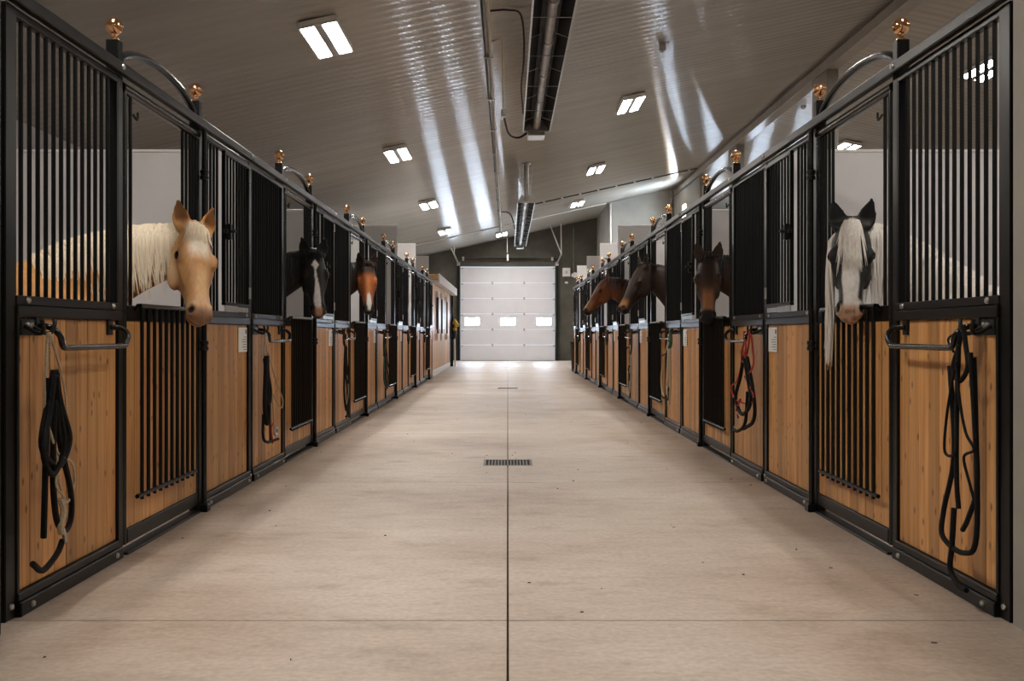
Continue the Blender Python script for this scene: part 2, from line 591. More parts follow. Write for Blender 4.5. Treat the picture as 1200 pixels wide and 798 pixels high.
# wall with small timber window on the column line
wl = tag(part('wall_side_room', MB().box(XR, XR + .18, 32.2, 34.55, 0, ceil_z(XR) - 0.3).box(XR, XR + .18, 35.35, 37.09, 0, ceil_z(XR) - 0.3)
              .box(XR, XR + .18, 34.55, 35.35, 0, 4.3).box(XR, XR + .18, 34.55, 35.35, 5.35, ceil_z(XR) - 0.3), 'concrete_light'),
         'concrete side wall with a small timber window above the right stalls', 'wall', kind='structure')
wn = empty('window_1', (XR + .09, 34.95, 4.3), 'small timber framed window high in the concrete side wall', 'window', kind='structure')
mb = MB()
mb.box(-.1, .1, -.39, -.33, 0.01, 1.04); mb.box(-.1, .1, .33, .39, 0.01, 1.04); mb.box(-.1, .1, -.33, .33, 0.01, .07); mb.box(-.1, .1, -.33, .33, .98, 1.04)
part('window_frame', mb, 'ply_end', wn)
part('pane', MB().box(.0, .008, -.33, .33, .07, .98), 'daylight_pane', wn)

# piers on the ridge line and the beam
for i, yy in enumerate((4.05, 11.7, 19.35, 27.0)):
    tag(part('wall_pier', MB().box(XR, XR + .21, yy, yy + 0.95, 0, ceil_z(XR) - 0.262, 0.008), 'concrete_light'),
        'tall grey pier behind the right stalls, %s from the camera' % ('nearest', 'second', 'third', 'fourth')[i], 'pier', kind='structure')
tag(part('trim_beam', MB().box(XR, XR + .22, YB + .01, YE - .01, ceil_z(XR) - 0.26, ceil_z(XR) - 0.075), 'ceiling_steel'), 'long grey ridge beam above the right stalls', 'beam', kind='structure')
tag(part('trim_3', MB().box(XR - 0.012, XR - .001, YB + .01, YE - .01, ceil_z(XR) - 0.262, ceil_z(XR) - 0.25), 'galvanised'), 'pale trim strip along the lower edge of the ridge beam', 'trim', kind='structure')


# ------------------------------------------------------------------ ceiling, ribbed steel liner
def ribbed(x0, x1, drop, name):
    per, ns = 0.229, 10
    y = YB - 0.05
    n = int((YE + 0.1 - y) / per * ns)
    amp = 0.0026
    vv, fs = [], []
    for i in range(n + 1):
        ph = 2 * math.pi * i / ns
        h = amp * math.sin(ph) + 0.0005 * math.sin(2 * ph + 0.7)
        yy = y + per * i / ns
        for x in (x0, x1):
            vv.append((x, yy, ceil_z(x) + h - drop))
    for i in range(n):
        fs.append((i * 2, i * 2 + 2, i * 2 + 3, i * 2 + 1))
    me = bpy.data.meshes.new(name)
    me.from_pydata(vv, [], fs)
    for p_ in me.polygons:
        p_.use_smooth = True
    me.materials.append(M['ceiling_steel'])
    return me


ce = empty('ceiling', (0, 0, 0), 'sloping ribbed pale steel ceiling', 'ceiling', kind='structure')
for (x0, x1, dr) in ((XL - .1, -1.93, 0.0), (-2.0, 2.22, 0.012), (2.15, XR + .02, 0.0)):
    obj('ceiling_panel', ribbed(x0, x1, dr, 'ceiling_panel'), ce)
obj('ceiling_panel', ribbed(XR, XF + .1, 0.0, 'ceiling_panel'), ce)
rf = MB()
wall_poly(rf, [(XL - .3, ceil_z(XL - .3) + .06), (XR, ceil_z(XR) + .06), (XF + .3, ceil_z(XF + .3) + .06), (XF + .3, ceil_z(XF + .3) + .2), (XR, ceil_z(XR) + .2), (XL - .3, ceil_z(XL - .3) + .2)], YB - .3, YE + .3)
part('roof_deck', rf, 'white_board', ce)

# ------------------------------------------------------------------ ceiling lights
tilt_l = math.atan(SL)


def led_light(x, y, label):
    s = 1 if x <= XR else -1
    e = empty('ceiling_light', (x, y, ceil_z(x) - 0.082), label, 'light', 'twin strip ceiling lights')
    e.rotation_euler = (0, -tilt_l * s, 0)
    body = cached('led_body', lambda: MB().box(-.21, .21, -.61, .61, 0.0, .06, 0.008).box(-.21, -.195, -.61, .61, -.02, 0).box(.195, .21, -.61, .61, -.02, 0).box(-.195, .195, -.61, -.595, -.02, 0).box(-.195, .195, .595, .61, -.02, 0).mesh('housing', 'white_trim'))
    strip = cached('led_strip', lambda: MB().box(-.07, .07, -.58, .58, -.008, 0.0).mesh('light_strip', 'led'))
    mid = cached('led_mid', lambda: MB().box(-.043, .043, -.59, .59, -.022, 0.0).mesh('driver_cover', 'galvanised'))
    obj('housing', body, e)
    obj('light_strip', strip, e, (-.12, 0, 0)); obj('light_strip', strip, e, (.12, 0, 0))
    obj('driver_cover', mid, e)
    return e


ordn = ['first', 'second', 'third', 'fourth', 'fifth', 'sixth']
for i, y in enumerate((-3.4, 4.2, 11.85, 19.5, 27.15, 34.2)):
    lab = 'twin strip ceiling light in the left row, %s one seen from the camera' % ordn[i - 2] if i >= 2 else 'twin strip ceiling light of the left row, %s the camera' % ('behind' if i == 0 else 'above')
    led_light(-2.0, y, lab)
for i, y in enumerate((-3.4, 4.2, 11.9, 19.6, 27.4, 34.6)):
    lab = 'twin strip ceiling light in the right row, %s one seen from the camera' % ordn[i - 3] if i >= 3 else 'twin strip ceiling light of the right row, %s the camera' % ('behind', 'above', 'out of view ahead of')[i]
    led_light(2.25, y, lab)
led_light(-0.22, 39.4, 'twin strip ceiling light on the centre line near the overhead door')
for i, y in enumerate((3.0, 10.5, 18.1, 25.7, 33.3)):
    led_light(8.1, y, 'twin strip ceiling light beyond the ridge beam on the right, %s from the camera' % ordn[i])

# ------------------------------------------------------------------ overhead door
def overhead_door(nm, x, y, lab):
    dr_ = empty(nm, (x, y, 0), lab, 'door', kind='structure')
    sh = 3.66 / 6
    for i in range(6):
        z0, z1 = i * sh + 0.012, (i + 1) * sh - 0.004
        mb = MB()
        if i == 2:
            xs = [-1.84]
            for c in (-1.40, 0.02, 1.42):
                xs += [c - .30, c + .30]
            xs.append(1.84)
            wz0, wz1 = z0 + 0.15, z0 + 0.46
            for k in range(0, len(xs), 2):
                mb.box(xs[k], xs[k + 1], -.02, .025, z0, z1)
            for k in range(1, len(xs) - 1, 2):
                mb.box(xs[k], xs[k + 1], -.02, .025, z0, wz0); mb.box(xs[k], xs[k + 1], -.02, .025, wz1, z1)
        else:
            mb.box(-1.84, 1.84, -.02, .025, z0, z1)
        part('door_section', mb, 'white_steel', dr_)
        if i == 2:
            for c in (-1.40, 0.02, 1.42):
                part('pane', MB().box(c - .30, c + .30, -.004, .004, wz0, wz1), 'daylight_pane', dr_)
                fm = MB()
                fm.box(c - .30, c + .30, -.026, -.004, wz0, wz0 + .02); fm.box(c - .30, c + .30, -.026, -.004, wz1 - .02, wz1)
                fm.box(c - .30, c - .275, -.026, -.004, wz0 + .02, wz1 - .02); fm.box(c + .275, c + .30, -.026, -.004, wz0 + .02, wz1 - .02)
                part('window_frame', fm, 'white_trim', dr_)
        if i < 5:
            for x in (-.6, .65):
                part('hinge', MB().box(x - .035, x + .035, -.034, -.0205, z1 - .05, z1 + .055, .004), 'galvanised', dr_)
        for x in (-1.80, 1.80):
            part('roller', MB().cyl((x - .03, -.05, z1 - .03), (x + .05, -.05, z1 - .03), .03, 8), 'galvanised', dr_)
    part('bottom_seal', MB().box(-1.84, 1.84, -.03, .025, 0, .012), 'rubber_black', dr_)


overhead_door('door_1', 0, YE + 0.06, 'white sectional overhead door with three small windows')
overhead_door('door_2', 8.4, YE - 0.04, 'second white overhead door beyond the piers on the right')

for s in (-1, 1):
    t = empty('door_track', (s * 1.93, YE - 0.06, 0), 'dark vertical door track with white ceiling braces, %s of the overhead door' % ('left' if s < 0 else 'right'), 'door track')
    part('rail', MB().box(-.045, .045, -.05, .05, 0, 3.7, .005), 'black_satin', t)
    part('bracket', MB().box(-.06, .06, -.08, .05, 3.72, 3.86, .005), 'galvanised', t)
    part('track_bend', MB().tube([(s * 0.02, -.1, 3.84), (s * .14, -.7, 4.12)], .035, 6), 'galvanised', t, smooth=True)
    for ex in (.10, -.30 if s > 0 else .24):
        xw = s * 1.93 + s * ex
        part('brace', MB().tube([(s * .14, -.7, 4.12), (s * ex, -1.1, ceil_z(xw) - .03)], .02, 6), 'wire_white', t)
sp = empty('torsion_spring', (0, YE - 0.21, 3.98), 'dark torsion spring shaft above the overhead door', 'spring')
part('shaft', MB().cyl((-1.86, 0, 0), (1.86, 0, 0), .016, 8), 'black_satin', sp, smooth=True)
hx = [(x * 0.0125, .045 * math.cos(x * 1.2), .045 * math.sin(x * 1.2)) for x in range(-92, 92)]
part('coil', MB().tube(hx, .012, 5), 'black_satin', sp, smooth=True)
part('centre_bracket', MB().box(-.04, .04, -.06, .19, -.08, .17, .005), 'galvanised', sp)
part('cable_drum', MB().cyl((-1.78, 0, 0), (-1.70, 0, 0), .08, 14), 'galvanised', sp, smooth=True)
part('cable_drum', MB().cyl((1.70, 0, 0), (1.78, 0, 0), .08, 14), 'galvanised', sp, smooth=True)

# control boxes right of the door
cb = empty('control_box', (2.30, YE - .09, 3.46), 'pale square control box on the end wall right of the overhead door', 'control box')
part('case', MB().box(-.15, .15, 0, .09, -.16, .17, .01), 'white_trim', cb)
part('cover_label', MB().box(-.05, .05, -.004, 0, -.05, .06), 'galvanised', cb)
part('wall_plug', MB().box(-.06, .06, 0.02, .09, -.44, -.36, .006), 'white_trim', cb)
part('cable', MB().cyl((-.02, .06, -.36), (-.02, .06, -.16), .008, 6), 'black_satin', cb)
wlmp = empty('wall_lamp', (2.60, YE - .12, 3.35), 'small white round wall lamp beside the pale control box', 'lamp')
part('base', MB().box(-.10, -.02, .05, .12, -.06, .06, .008), 'white_trim', wlmp)
part('head', MB().lathe([(.03, -.02), (.09, -.03), (.11, .0), (.09, .07), (.03, .10)], (.03, .0, 0), 14, 'y'), 'white_trim', wlmp, smooth=True)
part('conduit', MB().cyl((-.02, .09, .06), (-.02, .09, 1.85), .012, 6), 'pipe_grey', wlmp)

# ------------------------------------------------------------------ radiant tube heaters, pipes
def heater(y0, y1, xc, zt, label, lw):
    h = empty('tube_heater', (xc, y0, zt), label, 'heater', 'radiant tube heaters')
    L_ = y1 - y0
    w2 = .185
    prof = [(-w2, 0), (-w2 - .012, .01), (-.10, .17), (.10, .17), (w2 + .012, .01), (w2, 0), (.092, .158), (-.092, .158)]
    mb = MB()
    wall_poly(mb, prof, 0, L_)
    part('reflector', mb, 'reflector_dark', h)
    part('reflector_edge', MB().box(-w2 - .016, -w2 - .0005, 0, L_, -.012, .012), 'galvanised', h)
    part('reflector_edge', MB().box(w2 + .0005, w2 + .016, 0, L_, -.012, .012), 'galvanised', h)
    tp = MB().cyl((0, -.1, .075), (0, L_ + .05, .075), .05, 14)
    part('burner_tube', tp, 'pipe_grey', h, smooth=True)
    n = int(L_ / 1.5)
    for i in range(n + 1):
        yy = 0.35 + (L_ - .7) * i / n
        part('tube_joint', MB().cyl((0, yy - .06, .075), (0, yy + .06, .075), .057, 14), 'galvanised', h, smooth=True)
        part('wire_guard', MB().tube([(-w2 - .01, yy + .3, .0), (w2 + .01, yy + .3, .0)], .0042, 5), 'wire_guard', h)
        gd = MB().tube([(-w2 - .01, yy - .4, .0), (-.06, yy - .4, .05), (-.05, yy - .4, .12)], .0042, 5)
        g2 = MB().tube([(w2 + .01, yy - .4, .0), (.06, yy - .4, .05), (.05, yy - .4, .12)], .0042, 5)
        part('wire_guard', g2, 'wire_guard', h)
        part('wire_guard', gd, 'wire_guard', h)
        for sx in (-1, 1):
            part('hanger_chain', MB().tube([(sx * .1, yy, .17), (sx * .16, yy, ceil_z(xc + sx * .16) - zt - .025)], .004, 4), 'galvanised', h)
    end = MB()
    wall_poly(end, [(-w2 - .012, 0), (-.10, .175), (.10, .175), (w2 + .012, 0)], L_ , L_ + .012)
    part('end_plate', end, 'galvanised', h)
    if lw == 0:
        part('burner_box', MB().box(-.13, .13, L_ + .02, L_ + .42, -.06, .20, .012), 'galvanised', h)
    else:
        part('burner_box', MB().box(-.12, .12, L_ + .02, L_ + .3, -.08, .10, .012), 'galvanised', h)
        part('flue_pipe', MB().tube([(0, -.08, .075), (0, -.12, .14), (0, -.12, ceil_z(xc) - zt - .01)], .055, 12), 'galvanised', h, smooth=True)
        cp = MB()
        wall_poly(cp, [(-w2 - .012, 0), (-.10, .175), (.10, .175), (w2 + .012, 0)], -.014, -.002)
        part('end_plate', cp, 'white_trim', h)
        part('flue_collar', MB().cyl((0, -.12, ceil_z(xc) - zt - .06), (0, -.12, ceil_z(xc) - zt - .02), .1, 14), 'galvanised', h)
    return h


ZH = CAMH + 2.97
h1 = heater(5.2, 15.7, 0.42, ZH, 'long radiant tube heater with dark reflector hanging overhead, nearest the camera', 0)
heater(24.3, 36.3, 0.42, ZH, 'far radiant tube heater with a vertical flue pipe hanging near the door', 1)


def zx(x, d=0.03):
    return ceil_z(x) - d


cd = empty('ceiling_pipes', (-0.23, 0, zx(-.23)), 'pair of thin gas and conduit pipes running along the ceiling centre', 'pipe')
part('gas_pipe', MB().cyl((0, YB + .02, -.02), (0, 38.7, -.02), .022, 8), 'pipe_cream', cd, smooth=True)
part('conduit', MB().cyl((-.06, YB + .02, -.015), (-.06, 38.7, -.015), .014, 8), 'black_satin', cd, smooth=True)
cl = cached('clip', lambda: MB().box(-.085, .03, -.015, .015, -.045, .012).mesh('pipe_clip', 'galvanised'))
for i in range(14):
    obj('pipe_clip', cl, cd, (0, 4 + i * 2.55, 0))
part('drop_pipe', MB().tube(catmull([(.0, -2.1, .44), (.12, -2.1, .47), (.14, -1.9, .3), (.14, -1.3, .0), (.14, -.6, -.18)], 5), .012, 6), 'pipe_cream', h1, (-.62, 10.5, .3), smooth=True)
part('flexible_hose', MB().tube(catmull([(.14, -.6, -.18), (.22, .1, -.32), (.36, .35, -.33), (.49, .3, -.27)], 5), .016, 6), 'black_satin', h1, (-.62, 10.5, .3), smooth=True)
part('cable', MB().tube(catmull([(.0, -3.4, .44), (.2, -3.4, .45), (.36, -3.2, .44), (.40, -2.6, .15), (.38, -1.6, .0), (.42, -.4, -.12)], 5), .012, 6), 'black_satin', h1, (-.62, 10.5, .3), smooth=True)
part('valve', MB().box(.11, .17, -.68, -.56, -.22, -.12, .01), 'galvanised', h1, (-.62, 10.5, .3))

c2 = empty('ceiling_cable', (0, 32.5, 0), 'thin dark cable clipped across the ceiling to the far pier', 'cable')
part('cable', MB().tube([(x, 0, zx(x, .025)) for x in (0.75, 2, 3, 4, 5, 5.75)], .016, 6), 'black_satin', c2)
part('cable', MB().tube(catmull([(-.2, 0.0, zx(-.2, .04)), (0.0, 0.0, zx(0, .10)), (.12, 0, zx(.12, .25)), (.22, 0, ZH + .2)], 5), .014, 6), 'black_satin', c2, smooth=True)
for i in range(9):
    x = 1.1 + i * .55
    part('cable_clip', MB().box(x - .03, x + .03, -.03, .03, zx(x, .04), zx(x, .0), .004), 'wire_white', c2)
c3 = empty('ceiling_conduit', (0, 36.9, 0), 'thin pale conduit crossing the ceiling in front of the end wall', 'conduit')
part('conduit', MB().tube([(x, 0, zx(x, .03)) for x in (-5.6, -2, 0.2, 3.4)], .02, 6), 'wire_white', c3)
c4 = empty('wall_conduit', (-0.02, YE - .2, 0), 'short white pipe dropping from the ceiling above the door', 'pipe')
part('pipe', MB().cyl((0, -1.0, 4.15), (0, -1.0, zx(0, .01)), .014, 6), 'pipe_grey', c4)

sb = empty('ceiling_sensor', (2.27, 15.7, zx(2.27)), 'small pale sensor box on the ceiling above the right stalls', 'sensor')
part('case', MB().box(-.05, .05, -.05, .05, -.10, .0, .01), 'galvanised', sb)
part('lens', MB().lathe([(.03, 0), (.025, -.02), (.01, -.03)], (0, 0, -.10), 10), 'white_trim', sb, smooth=True)
part('mount_plate', MB().box(-.09, .09, -.06, .06, .0, .015), 'galvanised', sb)
s2 = empty('ceiling_sensor', (6.35, 23.0, ceil_z(6.35) - .04), 'small round sensor under the ceiling beyond the ridge beam', 'sensor')
part('case', MB().lathe([(.06, 0), (.06, -.04), (.03, -.07)], (0, 0, .02), 12), 'white_trim', s2, smooth=True)


# ------------------------------------------------------------------ stalls
U1, U2 = 1.13, 2.45        # finial posts
HT = 2.325                 # rail top
ZW0, ZW1 = 0.088, 1.118    # boards
ZM = 1.200                 # mid rail top
BARSP = 0.0728
PLK = 0.116

HORSE_L = ['holding the palomino', 'holding the blazed black horse', 'holding the white-snipped bay']
HORSE_R = ['holding the pinto', 'holding the tan-nosed dark bay', 'holding the dark brown profile horse', 'holding the farthest horse']


def where(side, k):
    hs = HORSE_L if side < 0 else HORSE_R
    n = NL if side < 0 else NR
    sd = 'left' if side < 0 else 'right'
    if k < len(hs):
        return hs[k] + ', %s side' % sd
    o = n - 1 - k
    return ('last one on the %s' % sd) if o == 0 else ('%s from the far end on the %s' % ('second' if o == 1 else 'third', sd))


def plank_mesh(h, w=PLK):
    return cached(('plank', round(h, 3), round(w, 4)), lambda: MB().box(-.016, .016, -w / 2 + .0006, w / 2 - .0006, 0, h, .0045).mesh('plank', 'pine'))


def bar_mesh(h, r):
    return cached(('bar', round(h, 3), r), lambda: MB().cyl((0, 0, 0), (0, 0, h), r, 8).mesh('bar', 'black_metal', True))


def planks(parent, s, u0, u1, z0, z1, d):
    n = max(1, round((u1 - u0) / PLK))
    w = (u1 - u0) / n
    me = plank_mesh(z1 - z0, w)
    for i in range(n):
        obj('plank', me, parent, (s * (d + .016 + R.uniform(0, .0015)), u0 + w * (i + .5), z0))


def bars(parent, s, u0, u1, z0, z1, d, r=.0093, sp=BARSP):
    n = max(1, int((u1 - u0) / sp + 0.35))
    g = (u1 - u0) / n
    me = bar_mesh(z1 - z0, r)
    for i in range(n - 1 if n > 1 else 1):
        obj('bar', me, parent, (s * d, u0 + g * (i + 1), z0))


bolt_me = None


def bolt(parent, s, u, z, d):
    me = cached(('bolt', s), lambda: MB().lathe([(.013, 0), (.013, .004), (.010, .009), (.004, .011)][::1], (0, 0, 0), 10, 'x').mesh('bolt', 'zinc', True))
    o = obj('bolt', me, parent, (s * d, u, z))
    if s > 0:
        o.rotation_euler = (0, 0, math.pi)
    return o


def sbox(s, d0, d1, u0, u1, z0, z1, c=.004, mb=None):
    mb = mb or MB()
    return mb.box(s * d0, s * d1, u0, u1, z0, z1, c)


def shared(key, s, build, mat, parent, name, smooth=False):
    me = cached((key, s), lambda: build().mesh(name, mat, smooth))
    return obj(name, me, parent)


def stall_front(s, k):
    y = Y0 + P * k
    last = k == (NL if s < 0 else NR) - 1
    e = empty('stall_front', (s * W, y, 0), 'black barred stall front with pine boards, %s' % where(s, k), 'stall front', 'stall fronts along the aisle')
    # posts
    shared('bpost', s, lambda: sbox(s, 0.0, .075, -.04, .04, 0, HT - .052), 'black_metal', e, 'post')
    if last:
        o = shared('bpost', s, None, 'black_metal', e, 'post'); o.location = (0, P, 0)
    for u in (U1, U2):
        o = shared('fpost', s, lambda: sbox(s, .004, .064, -.03, .03, 0, 2.445), 'black_metal', e, 'post'); o.location = (0, u, 0)
        f = shared('finial', s, lambda: MB().lathe([(.022, 0), (.022, .008), (.013, .014), (.013, .024), (.018, .03)] +
                   [(.041 * math.cos(a), .066 + .041 * math.sin(a)) for a in [math.radians(-65 + 12 * i) for i in range(13)]] + [(.003, .1071)], (0, 0, 0), 18), 'copper', e, 'finial', True)
        f.location = (s * .034, u, 2.4452)
    # rail, in front of the finial posts
    shared('rail', s, lambda: sbox(s, -.036, .003, -.04, P - .0401, HT - .05, HT, .005), 'black_metal', e, 'top_rail')
    # arch
    def arch():
        pts = []
        for i in range(25):
            a = math.pi * i / 24
            pts.append((s * .034, (U1 + U2) / 2 - (U2 - U1) / 2 * .96 * math.cos(a), 2.31 + .165 * math.sin(a) ** .9))
        return MB().tube(pts, .021, 12)
    shared('arch', s, arch, 'black_tube', e, 'arch', True)
    # side panels
    for (u0, u1, near) in ((.04, U1 - .03, True), (U2 + .03, P - .04, False)):
        key = 'pa' if near else 'pc'
        lp = shared(key + 'frame', s, lambda: sbox(s, -.022, .05, u0, u1, 0, .055).box(s * -.012, s * .05, u0, u1, .056, ZW0, .004)
                    .box(s * -.006, s * .05, u0, u0 + .022, ZW0, ZW1, .003).box(s * -.006, s * .05, u1 - .022, u1, ZW0, ZW1, .003), 'black_metal', e, 'lower_panel')
        planks(lp, s, u0 + .022, u1 - .022, ZW0, ZW1, .008)
        gr = shared(key + 'mid', s, lambda: sbox(s, -.010, .05, u0, u1, ZW1, ZM - .038).box(s * -.004, s * .045, u0, u1, ZM - .037, ZM, .004)
                    .box(s * .004, s * .040, u0, u0 + .016, ZM, HT - .052, .003).box(s * .004, s * .040, u1 - .016, u1, ZM, HT - .052, .003)
                    .box(s * .004, s * .040, u0, u1, HT - .085, HT - .052, .003), 'black_metal', e, 'grille')
        if near:
            bars(gr, s, u0 + .016, u1 - .016, ZM, HT - .085, .022)
        else:
            bars(gr, s, u0 + .016, 2.95, ZM, HT - .085, .022)
            fd0, fd1 = 2.95, u1 - .02
            fd = shared('feedframe', s, lambda: sbox(s, -.012, .014, fd0, fd0 + .022, 1.262, 2.215).box(s * -.012, s * .014, fd1 - .022, fd1, 1.262, 2.215, .003)
                        .box(s * -.012, s * .014, fd0, fd1, 1.24, 1.262, .003).box(s * -.012, s * .014, fd0, fd1, 2.215, 2.237, .003), 'black_metal', e, 'feed_door')
            bars(fd, s, fd0 + .02, fd1 - .02, 1.262, 2.215, .0, .008)
            shared('feedplate', s, lambda: sbox(s, -.006, .0, fd0 + .02, fd1 - .01, ZM + .002, 1.236, .001), 'galvanised', e, 'feed_plate')
            shared('feedlatch', s, lambda: MB().box(s * -.035, s * -.0125, fd0 - .05, fd0 + .06, 1.70, 1.728, .004).box(s * -.05, s * -.0125, fd0 - .005, fd0 + .03, 1.66, 1.765, .006)
                   .cyl((s * -.045, fd0 + .01, 1.714), (s * -.075, fd0 + .01, 1.72), .012, 8), 'black_satin', e, 'latch')
            shared('feedhinge', s, lambda: MB().cyl((s * -.014, fd1 - .01, 2.12), (s * -.014, fd1 - .01, 2.2), .011, 8).cyl((s * -.014, fd1 - .01, 1.30), (s * -.014, fd1 - .01, 1.38), .011, 8), 'zinc', e, 'hinge', True)
        if k < 3:
            bolt(e, s, u0 + .09, .03, -.0225); bolt(e, s, u1 - .09, .03, -.0225)
            bolt(e, s, u0 + .09, ZM - .018, -.0045); bolt(e, s, u1 - .09, ZM - .018, -.0045)
            bolt(e, s, u1 - .05, HT - .025, -.0365)
    if k < 3:
        bolt(e, s, 0, .05, -.0005)
    # blanket bar on the near panel
    bb = shared('bbar', s, lambda: MB().tube(catmull([(s * -.004, .235, 1.085), (s * -.05, .225, 1.08), (s * -.082, .235, 1.05), (s * -.082, .265, 1.008), (s * -.082, .32, 1.0),
               (s * -.082, .6, 1.0), (s * -.082, .90, 1.0), (s * -.082, .955, 1.008), (s * -.082, .985, 1.05), (s * -.05, .995, 1.08), (s * -.004, .985, 1.085)], 5), .0125, 10), 'black_tube', e, 'blanket_bar', True)
    for u in (.235, .985):
        o = shared('bbplate', s, lambda: sbox(s, -.004, .007, -.03, .03, -.035, .035, .002), 'black_satin', bb, 'bracket'); o.location = (0, u, 1.085)
    # halter hook
    hk = shared('hook', s, lambda: sbox(s, -.006, .006, .075, .19, 1.05, 1.112, .003), 'black_satin', e, 'halter_hook')
    for ui, du in ((.10, -1), (.165, 1)):
        shared('hookprong%d' % du, s, lambda: MB().tube(catmull([(s * -.006, ui, 1.085), (s * -.05, ui, 1.06), (s * -.075, ui + du * .005, 1.06), (s * -.085, ui + du * .015, 1.085), (s * -.082, ui + du * .03, 1.11)], 4), .008, 8),
               'black_satin', hk, 'prong', True)
    if k < 3:
        bolt(e, s, .115, 1.09, -.0065); bolt(e, s, .15, 1.09, -.0065)
    # name card
    c = empty('name_card', (s * (W + .004), y + 3.455, .93), 'white name card on the stall %s' % where(s, k), 'card', 'stall name cards')
    shared('card', s, lambda: MB().box(s * -.0035, s * -.0005, -.115, .115, 0, .168), 'paper', c, 'sheet')
    def pr():
        mb = MB(); rr = random.Random(3)
        mb.box(s * -.0042, s * -.0036, -.1 if s > 0 else .07, -.07 if s > 0 else .1, .125, .155)
        for i in range(6):
            L_ = rr.uniform(.06, .17)
            a0 = -.1 if s > 0 else .1
            mb.box(s * -.0042, s * -.0036, a0, a0 + s * L_, .015 + .017 * i, .019 + .017 * i)
        return mb
    shared('cardprint', s, pr, 'ink', c, 'printed_lines')
    return e


def stall_door(s, k):
    y = Y0 + P * k
    d = empty('stall_door', (s * W, y, 0), 'black framed stall door with window flap folded down, %s' % where(s, k), 'stall door', 'stall doors along the aisle')
    a, b = U1 + .036, U2 - .036
    wu0, wu1 = 1.31, 2.15
    # frame
    shared('dstile', s, lambda: MB().cyl((s * .02, a + .024, .045), (s * .02, a + .024, 2.23), .022, 12), 'black_tube', d, 'stile', True)
    shared('dstile2', s, lambda: MB().cyl((s * .02, b - .020, .045), (s * .02, b - .020, 2.23), .018, 12), 'black_tube', d, 'stile', True)
    shared('dtop', s, lambda: MB().cyl((s * .018, a + .004, 2.235), (s * .018, b - .004, 2.235), .027, 12), 'black_tube', d, 'top_tube', True)
    shared('dmid', s, lambda: sbox(s, .002, .045, a + .046, b - .038, ZW1, ZM - .006), 'black_metal', d, 'mid_rail')
    lo = shared('dbot', s, lambda: sbox(s, .0, .045, a + .046, b - .038, .045, .115), 'black_metal', d, 'bottom_rail')
    planks(d, s, a + .046, b - .038, .115, ZW1, .008)
    # window side bars
    for u in (1.245, wu0, wu1, 2.22, 2.29, 2.35):
        obj('bar', bar_mesh(1.015, .0095), d, (s * .022, u, ZM - .006))
    shared('dhook', s, lambda: MB().tube(catmull([(s * .008, wu0, 2.13), (s * .0, wu0 + .03, 2.11), (s * .0, wu0 + .045, 2.125), (s * .0, wu0 + .045, 2.15)], 4), .006, 6), 'black_satin', d, 'catch', True)
    # flap
    fl_ = shared('flap', s, lambda: MB().cyl((s * -.036, wu0 - .03, 1.192), (s * -.036, wu1 + .03, 1.192), .012, 8).cyl((s * -.036, wu0 - .07, .268), (s * -.036, wu1 + .06, .268), .011, 8)
                 .tube([(s * -.036, wu0 - .0, 1.192), (s * -.015, wu0, 1.197), (s * .004, wu0, 1.17)], .008, 6).tube([(s * -.036, wu1, 1.192), (s * -.015, wu1, 1.197), (s * .004, wu1, 1.17)], .008, 6), 'black_metal', d, 'window_flap', True)
    n = 10
    for i in range(n):
        obj('bar', bar_mesh(.955, .0098), fl_, (s * -.036, wu0 + (wu1 - wu0) * i / (n - 1), .245))
    # drop bolt pole at the far jamb
    pl = shared('pole', s, lambda: MB().cyl((s * -.025, b + .012, .03), (s * -.025, b + .012, 2.27), .015, 10), 'black_tube', d, 'drop_bolt', True)
    for z in (.985, 2.0):
        o = shared('clamp', s, lambda: MB().lathe([(.02, -.03), (.026, -.026), (.026, -.008), (.021, -.005), (.021, .005), (.026, .008), (.026, .026), (.02, .03)], (0, 0, 0), 12), 'black_satin', pl, 'clamp', True)
        o.location = (s * -.025, b + .012, z)
    shared('foot', s, lambda: sbox(s, -.055, .0, b - .03, b + .04, .0, .045, .005), 'black_metal', pl, 'foot')
    shared('track', s, lambda: sbox(s, -.02, .05, U1 + .034, U2 - .075, .0, .012, .003), 'black_satin', d, 'floor_track')


for s, n in ((-1, NL), (1, NR)):
    for k in range(n):
        stall_front(s, k)
        stall_door(s, k)

# partitions between stalls, and the back walls of the right stalls
for s, n in ((-1, NL), (1, NR)):
    for k in range(0, n + 1):
        y = Y0 + P * k
        h = 2.36 if k < 4 else 2.935
        x0, x1 = W + .085, (5.60 if s > 0 else 5.765)
        o = tag(part('wall_partition', MB().box(s * x0, s * x1, y - .03, y + .03, 0, h - .02, .003), 'white_board'),
                'white board partition between stalls, %s on the %s' % (['first', 'second', 'third', 'fourth', 'fifth', 'sixth', 'seventh', 'eighth'][k], 'left' if s < 0 else 'right'), 'partition', kind='structure')
        part('cap_rail', MB().box(s * x0, s * x1, y - .036, y + .036, h - .02, h, .003), 'white_trim', o)
tag(part('wall_stall_back', MB().box(5.605, 5.68, Y0 - .03, Y0 + NR * P + .03, 0, 2.36), 'white_board'), 'white board back wall of the right stalls', 'wall', kind='structure')

